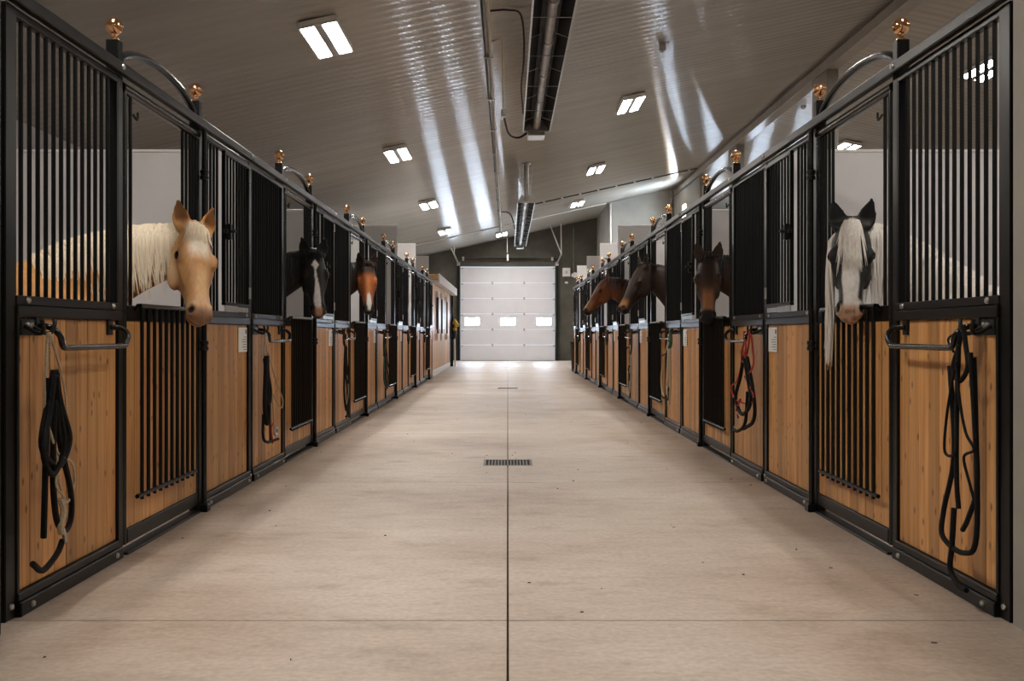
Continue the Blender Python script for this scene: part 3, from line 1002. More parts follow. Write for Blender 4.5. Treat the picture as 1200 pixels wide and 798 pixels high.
# small dirt and straw on the floor
mb = MB()
rd = random.Random(11)
for i in range(70):
    x, y = rd.uniform(-1.7, 1.7), 2.6 + 14 * rd.random() ** 1.6
    if rd.random() < .45:
        x = math.copysign(1.76 - abs(rd.gauss(0, .16)), x)
    if abs(x) < .03:
        x += .05
    w, l_, an = rd.uniform(.002, .005), rd.uniform(.003, .012), rd.uniform(0, 3.14)
    ca_, sa_ = math.cos(an), math.sin(an)
    q = [(x + ca_ * a_ - sa_ * b_, y + sa_ * a_ + ca_ * b_) for a_, b_ in ((-l_, -w), (l_, -w * .4), (l_ * .7, w), (-l_, w * .6))]
    h_ = rd.uniform(.002, .005)
    mb.add([(p_[0], p_[1], .0002) for p_ in q] + [(p_[0] * .7 + x * .3, p_[1] * .7 + y * .3, h_) for p_ in q], [(0, 1, 2, 3), (4, 5, 6, 7), (0, 1, 5, 4), (1, 2, 6, 5), (2, 3, 7, 6), (3, 0, 4, 7)])
tag(part('floor_debris', mb, 'leather_brown'), 'tiny bits of dirt and straw scattered on the aisle floor', 'debris', kind='stuff')

# ------------------------------------------------------------------ tack room (left, beyond the stalls)
TY0, TY1 = Y0 + NL * P + .06, 33.75
tk = empty('tack_room', (-W, TY0, 0), 'plywood tack room with white eave between the left stalls and the end wall', 'tack room')
LT = TY1 - TY0
npan = 6
for i in range(npan):
    a, b = LT * i / npan, LT * (i + 1) / npan
    part('wall_panel', MB().box(-.06, 0, a + .002, b - .002, .16, 2.30, .003), 'plywood', tk)
part('kickboard', MB().box(-.06, .012, 0, LT, 0, .158, .004), 'white_trim', tk)
part('side_wall', MB().box(-3.6, -.061, 0, .06, 0, 2.30), 'plywood', tk)
part('side_wall', MB().box(-3.6, -.061, LT - .06, LT, 0, 2.30), 'plywood', tk)
part('roof', MB().box(-3.7, .155, -.05, LT + 1.2, 2.36, 2.50, .004), 'white_board', tk)
part('roof_end', MB().box(-.35, .155, -.07, -.051, 2.36, 2.50, .003), 'ply_end', tk)
part('eave_board', MB().box(.156, .175, -.05, LT + 1.2, 2.30, 2.515, .003), 'white_trim', tk)
part('soffit', MB().box(0.001, .154, 0, LT + 1.2, 2.302, 2.358), 'white_trim', tk)
for (ya, yb) in ((1.35, 2.9), (2.9 + .5, 5.0)):
    w = part('window', MB().box(.001, .02, ya + .1, yb - .1, 1.18, 2.02), 'white_board', tk)  # opaque white stands in for the reflections on the window glass
for yy in (1.35, 3.05, 5.5):
    g = part('pull_bar', MB().box(.03, .065, yy - .10, yy + .10, 1.0, 2.02, .006), 'rubber_black', tk)
    part('bar_end', MB().box(.0, .075, yy - .13, yy + .13, .88, 1.06, .008), 'white_trim', g)
    part('bar_end', MB().box(.0, .075, yy - .13, yy + .13, 1.98, 2.14, .008), 'white_trim', g)
part('door_jamb', MB().box(-.06, .02, LT, LT + .25, 0, 2.30, .005), 'black_metal', tk)
hg = empty('hanging_gear', (-W + .04, TY1 + .55, 0), 'yellow and black gear hanging at the far corner of the tack room', 'gear')
part('post', MB().box(-.05, .03, .2, .28, 0, 2.28, .004), 'black_metal', hg)
part('black_bag', MB().sphere((.06, 0.05, 1.15), (.10, .16, .28), 12, 8), 'rubber_black', hg, smooth=True)
mb = MB()
for i in range(9):
    mb.sphere((.12 + R.uniform(-.05, .05), R.uniform(-.12, .14), 1.32 + R.uniform(-.14, .18)), R.uniform(.05, .085), 8, 6)
part('yellow_cloth', mb, 'yellow_fabric', hg, smooth=True)
part('white_handle', MB().cyl((.10, .12, 0), (.08, .12, .98), .022, 8), 'wire_white', hg, smooth=True)
part('bag_strap', MB().tube(catmull([(.06, -.06, 1.36), (.0, .18, 1.9), (.06, .14, 1.36)], 6), .012, 6), 'rubber_black', hg, smooth=True)

bn = empty('black_bin', (W + .13, Y0 + NR * P + .42, 0), 'black bin standing behind the far end of the right stalls', 'bin')
part('tub', MB().lathe([(.16, 0), (.17, .02), (.20, .75), (.215, .76), (.215, .80), (.185, .80), (.16, .06)], (0, 0, 0), 16), 'rubber_black', bn, smooth=True)
part('rim', MB().lathe([(.205, .802), (.222, .802), (.222, .83), (.205, .83)], (0, 0, 0), 16), 'black_satin', bn, smooth=True)


# ------------------------------------------------------------------ halters and lead ropes on the hooks
def gear(s, k, name, label, cat, items, u0=.135):
    """items: list of (part name, material, radius, points (du, dz, d) relative to the hook)"""
    y = Y0 + P * k
    e = empty(name, (s * W, y + u0, 1.06), label, cat, 'halters and ropes hung on the stall hooks')
    zs = {(-1, 0): .86, (1, 0): .94, (1, 1): .70, (-1, 1): .83, (-1, 2): .9, (1, 2): .78, (1, 3): .84}.get((s, k), 1.0)
    us = US * {(1, 1): 1.35, (1, 2): 1.15}.get((s, k), 1.0)
    for (pn, mat, r, pts) in items:
        q = [(s * p[2], p[0] * us, p[1] * zs) for p in pts]
        part(pn, MB().tube(catmull(q, 6), r * .82, 7), mat, e, smooth=True)
    return e


def ring(c, r, d, ax=0):
    return [(c[0] + r * math.cos(a), c[1] + r * math.sin(a), d) for a in [i * math.pi / 5 for i in range(11)]]


def loop(u, zt, zb, w, d, sk=0.0):
    return [(u - .006, zt, d), (u - w * .5, (zt * .65 + zb * .35), d), (u - w + sk * .5, (zt * .25 + zb * .75), d - .008), (u + sk, zb, d - .012), (u + w + sk * .5, (zt * .25 + zb * .75), d - .004), (u + w * .5, (zt * .65 + zb * .35), d + .004), (u + .006, zt, d)]


D = -.078
US = 1.75
# left, first stall
gear(-1, 0, 'lead_rope_halter', 'coiled black lead rope and beige rope halter hanging in the nearest left stall', 'halter', [
    ('beige_rope', 'rope_beige', .0065, loop(.005, .0, -.45, .028, D)),
    ('beige_rope', 'rope_beige', .0065, [(.01, .0, D), (.07, -.2, D - .004), (.085, -.36, D - .01), (.06, -.40, D)]),
    ('beige_rope', 'rope_beige', .0065, [(-.02, -.42, D - .02), (.02, -.54, D - .025), (.10, -.60, D - .02), (.13, -.70, D - .01), (.09, -.78, D - .01), (.04, -.70, D - .02), (.0, -.58, D - .03)]),
    ('beige_rope', 'rope_beige', .006, [(.01, -.55, D - .03), (.0, -.68, D - .034), (.05, -.76, D - .03), (.03, -.9, D - .02)]),
    ('black_rope', 'rope_black', .0145, loop(.02, -.17, -.60, .075, D - .012)),
    ('black_rope', 'rope_black', .0145, loop(.0, -.19, -.62, .055, D - .03, -.03)),
    ('black_rope', 'rope_black', .0145, [(.02, -.18, D - .02), (.03, -.45, D - .02), (.10, -.72, D - .015), (.11, -.86, D - .01), (.06, -.90, D - .02), (.01, -.82, D - .025), (.0, -.6, D - .02), (.01, -.3, D - .02)]),
    ('black_rope', 'rope_black', .0145, [(-.01, -.2, D - .01), (-.03, -.6, D - .015), (-.03, -.8, D - .01), (-.02, -.9, D)]),
    ('rope_tail', 'rope_black', .0145, [(.05, -.94, D - .02), (.02, -.99, D - .02), (-.05, -1.03, D - .02), (-.10, -.98, D - .02)]),
    ('knot', 'rope_beige', .016, [(.02, -.74, D - .035), (.03, -.80, D - .04), (.02, -.86, D - .035), (.03, -.9, D - .03)]),
    ('snap_clip', 'zinc', .011, [(.035, -.88, D - .03), (.045, -.91, D - .03), (.05, -.945, D - .03)]),
])
# left, second stall
gear(-1, 1, 'rope_halter', 'black halter with a beige rope and red tip in the black horse\'s stall', 'halter', [
    ('beige_rope', 'rope_beige', .007, loop(.01, .0, -.30, .035, D)),
    ('beige_rope', 'rope_beige', .007, [(.03, -.18, D - .01), (.16, -.42, D - .015), (.30, -.62, D - .015), (.26, -.69, D - .015), (.14, -.58, D - .015), (.12, -.55, D - .01)]),
    ('beige_rope', 'rope_beige', .006, [(.05, -.28, D), (.10, -.55, D - .01), (.13, -.75, D - .01), (.14, -.90, D - .01)]),
    ('black_strap', 'rope_black', .018, loop(.0, -.20, -.62, .05, D - .012)),
    ('black_strap', 'rope_black', .020, loop(-.03, -.2, -.78, .04, D - .02, -.02)),
    ('black_strap', 'rope_black', .018, [(-.01, -.22, D), (.02, -.5, D - .01), (.0, -.76, D - .01)]),
    ('black_strap', 'rope_black', .013, [(-.06, -.7, D - .01), (-.09, -.88, D - .02), (-.04, -.94, D - .03), (.14, -.95, D - .04)]),
    ('brown_strap', 'leather_brown', .010, [(.04, -.35, D - .01), (.05, -.6, D - .012), (.06, -.95, D - .012)]),
    ('red_tip', 'rope_red', .008, [(.06, -.80, D - .03), (.03, -.85, D - .03), (.06, -.97, D - .03)]),
    ('snap_clip', 'zinc', .013, ring((.15, -.885), .03, D - .02)),
])
# left, third stall
gear(-1, 2, 'rope_halter', 'thin black rope halter hanging in the stall of the bay with the white snip', 'halter', [
    ('black_rope', 'rope_black', .010, loop(.02, .0, -.16, .03, D)),
    ('black_rope', 'rope_black', .014, loop(.04, -.14, -.92, .07, D - .012)),
    ('black_rope', 'rope_black', .012, loop(.05, -.16, -.6, .05, D - .02)),
    ('black_rope', 'rope_black', .015, [(.10, -.35, D - .01), (.12, -.6, D - .012), (.14, -.95, D - .012), (.08, -1.0, D - .01)]),
    ('grey_cord', 'pipe_grey', .006, [(.07, -.5, D - .02), (.10, -.7, D - .03), (.06, -.85, D - .02)]),
])
# left, fourth stall
gear(-1, 3, 'halter_bundle', 'tangled dark halter bundle hanging in the third stall from the far left end', 'halter', [
    ('dark_strap', 'rope_black', .014, loop(.06, .0, -.36, .04, D)),
    ('green_rope', 'rope_green', .012, loop(.10, -.15, -.80, .16, D - .01, .04)),
    ('dark_strap', 'rope_black', .012, [(.08, -.2, D - .02), (.22, -.42, D - .02), (.36, -.56, D - .02), (.24, -.74, D - .02), (.05, -.76, D - .02)]),
    ('dark_strap', 'rope_black', .012, [(-.02, -.3, D - .01), (.18, -.45, D - .014), (.0, -.6, D - .01), (.2, -.78, D - .01)]),
    ('brown_strap', 'leather_brown', .010, loop(.12, -.3, -.78, .07, D - .03)),
])
for k, nm in ((4, 'second'), (5, 'last')):
    gear(-1, k, 'short_halter', 'small dark halter on the hook of the %s left stall %s' % (nm, 'from the far end' if k == 4 else 'by the tack room'), 'halter', [
        ('dark_strap', 'rope_black', .014, loop(.05, .03, -.18, .06, D)), ('brown_strap', 'leather_brown', .012, loop(.10, .03, -.12, .05, D - .01))])
# right, first stall
gear(1, 0, 'lead_rope_halter', 'black rope halter with a long lead hanging in the nearest right stall', 'halter', [
    ('black_rope', 'rope_black', .012, loop(.03, .03, -.20, .04, D)),
    ('black_rope', 'rope_black', .013, [(.08, -.14, D - .01), (.05, -.5, D - .015), (.10, -.75, D - .02), (.09, -.86, D - .03), (-.02, -.885, D - .03), (-.07, -.80, D - .02), (-.06, -.4, D - .015), (-.03, -.1, D)]),
    ('black_rope', 'rope_black', .012, [(.02, -.05, D - .02), (.03, -.35, D - .02), (.03, -.6, D - .02), (.02, -.72, D - .02)]),
    ('black_rope', 'rope_black', .012, [(-.04, -.08, D - .02), (-.06, -.35, D - .02), (-.07, -.6, D - .018), (-.03, -.74, D - .02), (.0, -.80, D - .02)]),
    ('thin_strap', 'rope_black', .007, [(.03, -.15, D - .03), (.07, -.35, D - .03), (.08, -.5, D - .03), (.02, -.48, D - .03), (.02, -.3, D - .03)]),
    ('thin_strap', 'rope_black', .007, [(.02, -.12, D - .03), (.0, -.28, D - .03), (-.03, -.4, D - .03), (-.07, -.46, D - .03), (-.02, -.5, D - .03), (-.05, -.6, D - .03), (-.065, -.66, D - .025)]),
    ('thin_strap', 'rope_black', .006, [(.05, -.0, D - .01), (.09, -.03, D - .01), (.06, -.08, D - .01)]),
    ('rope_tail', 'rope_black', .014, [(.03, -.72, D - .03), (.035, -.88, D - .035), (.05, -.98, D - .03), (.01, -1.03, D - .025), (-.02, -1.035, D - .02)]),
])
# right, second stall
gear(1, 1, 'rope_halter', 'red and black rope halter hanging beside the name card on the right', 'halter', [
    ('red_rope', 'rope_red', .009, loop(.0, .03, -.42, .06, D)),
    ('red_rope', 'rope_red', .009, loop(.06, .02, -.3, .03, D - .01)),
    ('red_rope', 'rope_red', .008, [(.04, -.2, D - .02), (.14, -.5, D - .02), (.24, -.6, D - .02), (.16, -.72, D - .02), (-.04, -.72, D - .02), (-.08, -.62, D - .02), (.04, -.45, D - .02)]),
    ('black_rope', 'rope_black', .017, loop(.05, -.25, -.85, .11, D - .02)),
    ('black_rope', 'rope_black', .017, [(.02, -.25, D - .01), (-.04, -.5, D - .01), (-.1, -.75, D - .02), (-.07, -.9, D - .02), (.04, -1.0, D - .025)]),
    ('black_strap', 'rope_black', .015, [(-.02, -.6, D - .03), (.0, -.92, D - .035), (.1, -1.04, D - .035), (.18, -1.05, D - .03)]),
    ('red_rope', 'rope_red', .010, [(.08, -.7, D - .03), (.14, -.84, D - .03), (.11, -.90, D - .03)]),
    ('buckle', 'zinc', .007, [(.13, -.84, D - .035), (.12, -.95, D - .035), (.16, -1.02, D - .035)]),
])
# right, third stall
gear(1, 2, 'rope_halter', 'cream ropes with a green halter top hanging beside the profile horse', 'halter', [
    ('green_strap', 'rope_green', .022, loop(.06, .04, -.2, .03, D)),
    ('cream_rope', 'rope_beige', .010, [(.10, -.1, D - .01), (.25, -.35, D - .015), (.36, -.62, D - .015), (.33, -.82, D - .015), (.26, -.90, D - .015)]),
    ('cream_rope', 'rope_beige', .012, loop(.06, -.12, -1.0, .05, D - .01)),
    ('cream_rope', 'rope_beige', .010, loop(.09, -.12, -.85, .04, D - .02)),
    ('dark_strap', 'rope_black', .010, [(.12, -.28, D - .02), (.22, -.30, D - .02), (.3, -.32, D - .02)]),
    ('dark_strap', 'rope_black', .012, [(.1, -.7, D - .02), (.04, -.82, D - .02), (.1, -.95, D - .02)]),
    ('dark_strap', 'rope_black', .012, [(.16, -.9, D - .02), (.24, -.92, D - .02), (.3, -.9, D - .02)]),
])
gear(1, 3, 'rope_halter', 'brown leather and rope halter hanging in the stall of the bay looking across', 'halter', [
    ('brown_strap', 'leather_brown', .016, loop(.06, .04, -.35, .04, D)),
    ('grey_rope', 'pipe_grey', .013, loop(.08, -.2, -1.0, .06, D - .01)),
    ('dark_strap', 'rope_black', .014, [(.10, -.55, D - .02), (.16, -.62, D - .02), (.12, -.72, D - .02), (.16, -.9, D - .02), (.08, -.98, D - .02)]),
    ('dark_strap', 'rope_black', .012, [(.14, -.24, D - .02), (.25, -.24, D - .02), (.3, -.27, D - .02)]),
])
for k, nm in ((4, 'third right stall from the far end'), (5, 'second right stall from the far end'), (6, 'last right stall')):
    gear(1, k, 'short_halter', 'small dark halter on the hook of the %s' % nm, 'halter', [
        ('dark_strap', 'rope_black', .014, loop(.05, .03, -.20, .06, D)), ('brown_strap', 'leather_brown', .012, loop(.10, .03, -.13, .05, D - .01))])


# ------------------------------------------------------------------ horses
def sm(x, a, b):
    t = np.clip((x - a) / (b - a), 0, 1)
    return t * t * (3 - 2 * t)


HT_ = [-.06, 0, .1, .2, .3, .4, .5, .6, .7, .8, .88, .94, .98, 1.01]
HW_ = [.060, .080, .096, .108, .112, .106, .090, .074, .064, .064, .070, .067, .054, .028]
HD_ = [.12, .155, .205, .255, .278, .268, .230, .190, .160, .145, .140, .124, .092, .05]
HF_ = [.045, .028, .010, .001, .0, .002, .006, .009, .010, .006, .006, .014, .028, .050]


def ellipsoid(mb, c, ax, rad, n=14, m=9):
    """ax: three orthonormal vectors, rad: radii"""
    rings = []
    for i in range(m + 1):
        t = -math.pi / 2 + math.pi * i / m
        cc = max(math.cos(t), .02)
        rings.append([c + ax[0] * (rad[0] * cc * math.cos(q)) + ax[1] * (rad[1] * cc * math.sin(q)) + ax[2] * (rad[2] * math.sin(t))
                      for q in [k * 2 * math.pi / n for k in range(n)]])
    mb.loft(rings)


def horse(name, label, s, chest, hw, poll, yaw, pitch, roll, coat_fn, mane_mat, mane_side, mane_len, fore_len, fore_n, body_yaw=0.0, voxel=.011,
          ear_out=.28, ear_fwd=.25, mane_n=70, neck_fat=1.0, tail_mat=None, head=1.0, twist=0.0, side_fall=None):
    """s: -1 left stall, +1 right stall.  chest: (x, y) of the breast.  poll: world point of the poll.
    yaw: facing direction of the head in the ground plane (0 = towards -y, 90 = towards +x); pitch: degrees below horizontal."""
    b = Vector((-s * math.cos(body_yaw), -math.sin(body_yaw), 0))        # body points out to the aisle
    lat_b = Vector((0, 0, 1)).cross(b)
    base = Vector((chest[0], chest[1], 0))
    root = empty(name, (chest[0], chest[1], 0), label, 'horse')
    Z = Vector((0, 0, 1))
    L = .60 * head * (hw / 1.5) ** .5
    p0 = Vector(poll) - base
    ya, pa = math.radians(yaw), math.radians(pitch)
    hd = Vector((math.sin(ya), -math.cos(ya), 0))
    a = (hd * math.cos(pa) - Z * math.sin(pa)).normalized()
    n = (hd * math.sin(pa) + Z * math.cos(pa)).normalized()
    l = a.cross(n).normalized()
    rm = Matrix.Rotation(math.radians(roll), 3, a)
    n = rm @ n; l = rm @ l
    rm = Matrix.Rotation(math.radians(twist), 3, n)      # sideways tilt of the face
    a = rm @ a; l = rm @ l
    k_ = L / .60

    def H(t, nn, ll):
        return p0 + a * (t * L) + n * (nn * k_) + l * (ll * k_)
    mb = MB()
    # head loft
    rings = []
    for t in np.linspace(-.06, 1.01, 30):
        w = np.interp(t, HT_, HW_); d = np.interp(t, HT_, HD_); f = np.interp(t, HT_, HF_)
        ring_ = []
        for i in range(24):
            th = 2 * math.pi * i / 24
            c, sn = math.cos(th), math.sin(th)
            q = (1 - math.copysign(abs(c) ** .75, c)) / 2
            jaw = np.interp(t, [0, .25, .5, .8, 1], [.85, .70, .58, .75, .8])
            pr = np.interp(q, [0, .12, .3, .6, 1], [.80, .92, 1.0, .90, jaw])
            ll = math.copysign(abs(sn) ** .85, sn) * w * pr
            ring_.append(H(t, -(f + q * d), ll))
        rings.append(ring_)
    mb.loft(rings)
    for sd in (-1, 1):
        ellipsoid(mb, H(.335, -.055, sd * .094), (a, n, l), (.052 * k_, .036 * k_, .026 * k_))          # orbit
        ellipsoid(mb, H(.40, -.165, sd * .066), (a, n, l), (.105 * k_, .090 * k_, .036 * k_))          # cheek
        ellipsoid(mb, H(.905, -.042, sd * .050), (a, n, l), (.046 * k_, .036 * k_, .028 * k_))        # nostril wing
        mb.tube([H(.42, -.07, sd * .098), H(.52, -.075, sd * .082), H(.62, -.08, sd * .066)], [.014 * k_, .013 * k_, .01 * k_], 6)   # facial crest
    ellipsoid(mb, H(.935, -.085, 0), (a, n, l), (.036 * k_, .040 * k_, .044 * k_))      # lips
    ellipsoid(mb, H(.90, -.128, 0), (a, n, l), (.040 * k_, .024 * k_, .034 * k_))       # chin
    ellipsoid(mb, H(.01, -.085, 0), (a, n, l), (.075 * k_, .075 * k_, .070 * k_))        # poll
    # ears
    ear_info = []
    for sd in (-1, 1):
        b0 = H(.02, -.062, sd * .066)
        up = (-a * 1.0 + n * ear_fwd + l * (sd * ear_out)).normalized()
        # keep ears pricked: mostly upwards
        up = (up * .45 + Z * .70 + hd * .10 + l * (sd * .17)).normalized()
        fr = (n + hd * .6 + l * (sd * .35)); fr = (fr - up * fr.dot(up)).normalized()
        sv = up.cross(fr)
        le = .185 * k_
        hwp = [.030, .042, .050, .052, .047, .036, .022, .009]
        thp = [.030, .033, .031, .028, .024, .019, .014, .008]
        rr = []
        for i in range(8):
            t = i / 7 * le - .02
            lean = sv * 0
            ring_ = []
            for j in range(14):
                th = 2 * math.pi * j / 14
                x_, y_ = hwp[i] * math.cos(th), thp[i] * math.sin(th)
                if y_ > 0 and 1 < i < 7:
                    y_ *= (-.05 + .9 * abs(math.cos(th)) ** 3)
                y_ -= .012 * (i / 7) ** 2
                ring_.append(b0 + up * t + sv * (x_ * k_) + fr * (y_ * k_))
            rr.append(ring_)
        mb.loft(rr)
        ear_info.append((b0, up, fr, le))
    # trunk
    BL = 1.02 * hw
    secs = [(-.01, .80, .05, .09), (.05, .79, .125, .16), (.14, .785, .168, .198), (.25, .775, .178, .202), (.40, .745, .178, .190), (.55, .730, .186, .200),
            (.68, .735, .180, .225), (.78, .745, .168, .240), (.88, .725, .150, .215), (.96, .705, .118, .165), (1.0, .70, .07, .10)]
    sp_ = [q[0] for q in secs]
    rr = []
    for t in np.linspace(-.01, 1.0, 26):
        zc, ww, hh = [np.interp(t, sp_, [q[i] for q in secs]) * hw for i in (1, 2, 3)]
        c = -b * ((1 - t) * BL) + Z * zc
        ring_ = []
        for i in range(24):
            th = 2 * math.pi * i / 24
            cz = math.cos(th); sx = math.sin(th)
            ring_.append(c + Z * hh * cz + lat_b * (ww * math.copysign(abs(sx) ** .9, sx) * (1 - .18 * max(cz, 0))))
        rr.append(ring_)
    mb.loft(rr)

    def bp(sv, lt, z):
        return -b * ((1 - sv) * BL) + lat_b * (lt * hw) + Z * (z * hw)
    for sd in (-1, 1):
        mb.tube([bp(.84, sd * .095, .66), bp(.84, sd * .105, .53), bp(.85, sd * .105, .43), bp(.855, sd * .10, .31), bp(.85, sd * .10, .20), bp(.85, sd * .10, .11), bp(.865, sd * .10, .06), bp(.875, sd * .10, .028), bp(.88, sd * .10, .0)],
                [q * hw for q in (.105, .08, .055, .041, .027, .034, .03, .042, .047)], 12)
        mb.tube([bp(.14, sd * .09, .72), bp(.17, sd * .105, .58), bp(.11, sd * .105, .45), bp(.035, sd * .10, .335), bp(.045, sd * .10, .21), bp(.05, sd * .10, .11), bp(.068, sd * .10, .06), bp(.078, sd * .10, .028), bp(.085, sd * .10, .0)],
                [q * hw for q in (.15, .115, .065, .042, .029, .035, .031, .042, .047)], 12)
    # neck
    c0 = -b * (.20 * BL) + Z * (.80 * hw)
    ce_ = H(.13, -.125, 0)
    dist = (ce_ - c0).length
    t0 = (b * .75 + Z * .66).normalized()
    t1 = (b * .65 + hd * .45 + Z * .10).normalized()
    c1 = c0 + t0 * dist * .38
    c2 = ce_ - t1 * dist * .34
    NR_ = []
    nn_ = 22
    frames = []
    for i in range(nn_):
        t = i / (nn_ - 1)
        c = c0 * (1 - t) ** 3 + c1 * 3 * t * (1 - t) ** 2 + c2 * 3 * t * t * (1 - t) + ce_ * t ** 3
        T = ((c1 - c0) * (1 - t) ** 2 + (c2 - c1) * 2 * t * (1 - t) + (ce_ - c2) * t * t).normalized()
        U = Z - T * T.dot(Z)
        U2_ = n * .6 - a * .8
        U = (U.normalized() * (1 - t * .35) + (U2_ - T * T.dot(U2_)).normalized() * (t * .35)).normalized()
        S = T.cross(U).normalized()
        hh = np.interp(t, [0, .2, .45, .75, 1], [.27, .24, .195, .155, .118]) * hw / 1.5 * 1.04
        ww = np.interp(t, [0, .2, .45, .75, 1], [.17, .135, .10, .083, .074]) * neck_fat * hw / 1.5
        frames.append((c, T, U, S, hh, ww))
        ring_ = []
        for j in range(20):
            th = 2 * math.pi * j / 20
            cz, sx = math.cos(th), math.sin(th)
            ring_.append(c + U * hh * cz + S * (ww * sx * (1 - .30 * max(cz, 0) ** 2)))
        NR_.append(ring_)
    mb.loft(NR_)
    # union by voxel remesh -> one continuous surface
    tmp = bpy.data.meshes.new('tmp_horse')
    tmp.from_pydata(mb.v, [], mb.f)
    bm = bmesh.new(); bm.from_mesh(tmp); bmesh.ops.recalc_face_normals(bm, faces=bm.faces); bm.to_mesh(tmp); bm.free()
    to = bpy.data.objects.new('tmp_horse', tmp); COL.objects.link(to)
    md = to.modifiers.new('r', 'REMESH'); md.mode = 'VOXEL'; md.voxel_size = voxel; md.adaptivity = 0
    md2 = to.modifiers.new('s', 'SMOOTH'); md2.factor = .5; md2.iterations = 4 if voxel < .012 else 3
    dg = bpy.context.evaluated_depsgraph_get()
    me = bpy.data.meshes.new_from_object(to.evaluated_get(dg))
    bpy.data.objects.remove(to)
    me.name = 'body'
    nv = len(me.vertices)
    co = np.empty(nv * 3); me.vertices.foreach_get('co', co); co = co.reshape(-1, 3)
    nz = np.empty(nv * 3); me.vertex_normals.foreach_get('vector', nz); nz = nz.reshape(-1, 3)
    rel = co - np.array(p0)
    A, Nn, Ll = np.array(a), np.array(n), np.array(l)
    t = rel @ A / L; hn = rel @ Nn / k_; hl = rel @ Ll / k_
    inhead = (t > -.08) & (t < 1.1) & (np.abs(hl) < .14) & (hn > -.33) & (hn < .06)
    # nostrils: push in
    for sd in (-1, 1):
        dd = ((t - .905) * L / k_ / .034) ** 2 + ((hn + .030) / .026) ** 2 + ((hl - sd * .062) / .034) ** 2
        wgt = np.clip(1 - dd, 0, 1)[:, None]
        co -= wgt * (Ll * sd * .026 * k_ + Nn * .012 * k_)
    # mouth groove
    gm = np.exp(-((hn + .098 - (t - .9) * .12) / .008) ** 2) * sm(t, .80, .86) * inhead
    co -= gm[:, None] * nz * .007
    me.vertices.foreach_set('co', co.ravel()); me.update()
    # colour
    rng = np.random.RandomState(3)
    bcol = np.zeros((nv, 3))
    bs = -(co @ np.array(b))                       # metres behind the breast
    bl = co @ np.array(lat_b)
    col = coat_fn(t, hn, hl, inhead, co, bs, bl, nz, hw)
    # nostril hollow, mouth, ears inner, hooves
    for sd in (-1, 1):
        dd = ((t - .905) * L / k_ / .028) ** 2 + ((hn + .034) / .024) ** 2 + ((hl - sd * .055) / .034) ** 2
        wgt = np.clip((1 - dd) * 4, 0, 1)[:, None]
        col = col * (1 - wgt) + np.array([.006, .004, .004]) * wgt
    wgt = np.clip(gm, 0, 1)[:, None] * .75
    col = col * (1 - wgt) + np.array([.03, .018, .014]) * wgt
    for (b0, up, fr, le) in ear_info:
        r2 = co - np.array(b0)
        tt = r2 @ np.array(up)
        lateral = np.linalg.norm(r2 - tt[:, None] * np.array(up), axis=1)
        wi = sm(tt, .035 * k_, .07 * k_) * (1 - sm(tt, le * .80, le * .9)) * (lateral < .06 * k_) * sm(nz @ np.array(fr), .05, .45) * (1 - sm(lateral, .030 * k_, .042 * k_))
        col = col * (1 - wi[:, None] * .8) + col * np.array([.22, .20, .2]) * wi[:, None] * .8
    hf = (1 - sm(co[:, 2], .05, .07))[:, None]
    col = col * (1 - hf) + np.array([.06, .05, .04]) * hf
    ca = me.color_attributes.new('coat', 'FLOAT_COLOR', 'POINT')
    cc = np.ones((nv, 4)); cc[:, :3] = np.clip(col, 0, 1)
    ca.data.foreach_set('color', cc.ravel())
    me.polygons.foreach_set('use_smooth', [True] * len(me.polygons))
    me.materials.clear(); me.materials.append(M['coat'])
    body = obj('body', me, root)
    # eyes
    for sd in (-1, 1):
        em = MB()
        ellipsoid(em, H(.335, -.058, sd * .1085), (a, n, l), (.028 * k_, .0235 * k_, .018 * k_), 14, 10)
        part('eye', em, 'eye_dark', root, smooth=True)
    # mane
    rr_ = random.Random(hash(label) % 1000 + 5 if False else len(label))
    mm = MB()
    for i in range(mane_n):
        t_ = .12 + .90 * (i + rr_.random()) / mane_n
        ft = min(t_, 1.0) * (nn_ - 1); fi = min(int(ft), nn_ - 2); fr_ = ft - fi
        c, T, U, S, hh, ww = [p_ * (1 - fr_) + q_ * fr_ for p_, q_ in zip(frames[fi], frames[fi + 1])]
        if t_ > 1:
            c = c + T * ((t_ - 1) * dist)
        ms = mane_side if rr_.random() < .93 else -mane_side
        ln = mane_len * rr_.uniform(.75, 1.1) * (.75 + .5 * math.sin(math.pi * min(t_, 1)))
        pts = []
        f0 = rr_.uniform(.97, 1.02)
        jit = rr_.uniform(-.03, .03)
        tot = 0; prev = None
        ph = .0
        pts.append(c + U * (hh * .86) + S * (ms * .004))
        while ph < 1.35:
            q = c + U * (hh * f0 * math.cos(ph) + .008) + S * (ms * (ww * math.sin(ph) * (1 - .30 * max(math.cos(ph), 0) ** 2) + .012 + .006 * rr_.random())) + T * (jit * ph)
            if prev is not None:
                tot += (q - prev).length
            pts.append(q); prev = q
            if tot > ln:
                break
            ph += .27
        while tot < ln:
            q = prev + Vector((0, 0, -.055)) + T * (jit * .3 + rr_.uniform(-.006, .006)) + S * (ms * rr_.uniform(-.003, .006))
            tot += .055; pts.append(q); prev = q
        m_ = len(pts)
        if m_ < 3:
            continue
        r0 = rr_.uniform(.005, .010)
        rs_ = [r0 * (1.0 if j < m_ * .5 else max(.12, 1 - (j / (m_ - 1) - .5) * 1.8)) for j in range(m_)]
        mm.tube(pts, rs_, 5, .55)
    # hair at the poll between the ears
    part('mane', mm, mane_mat, root, smooth=True)
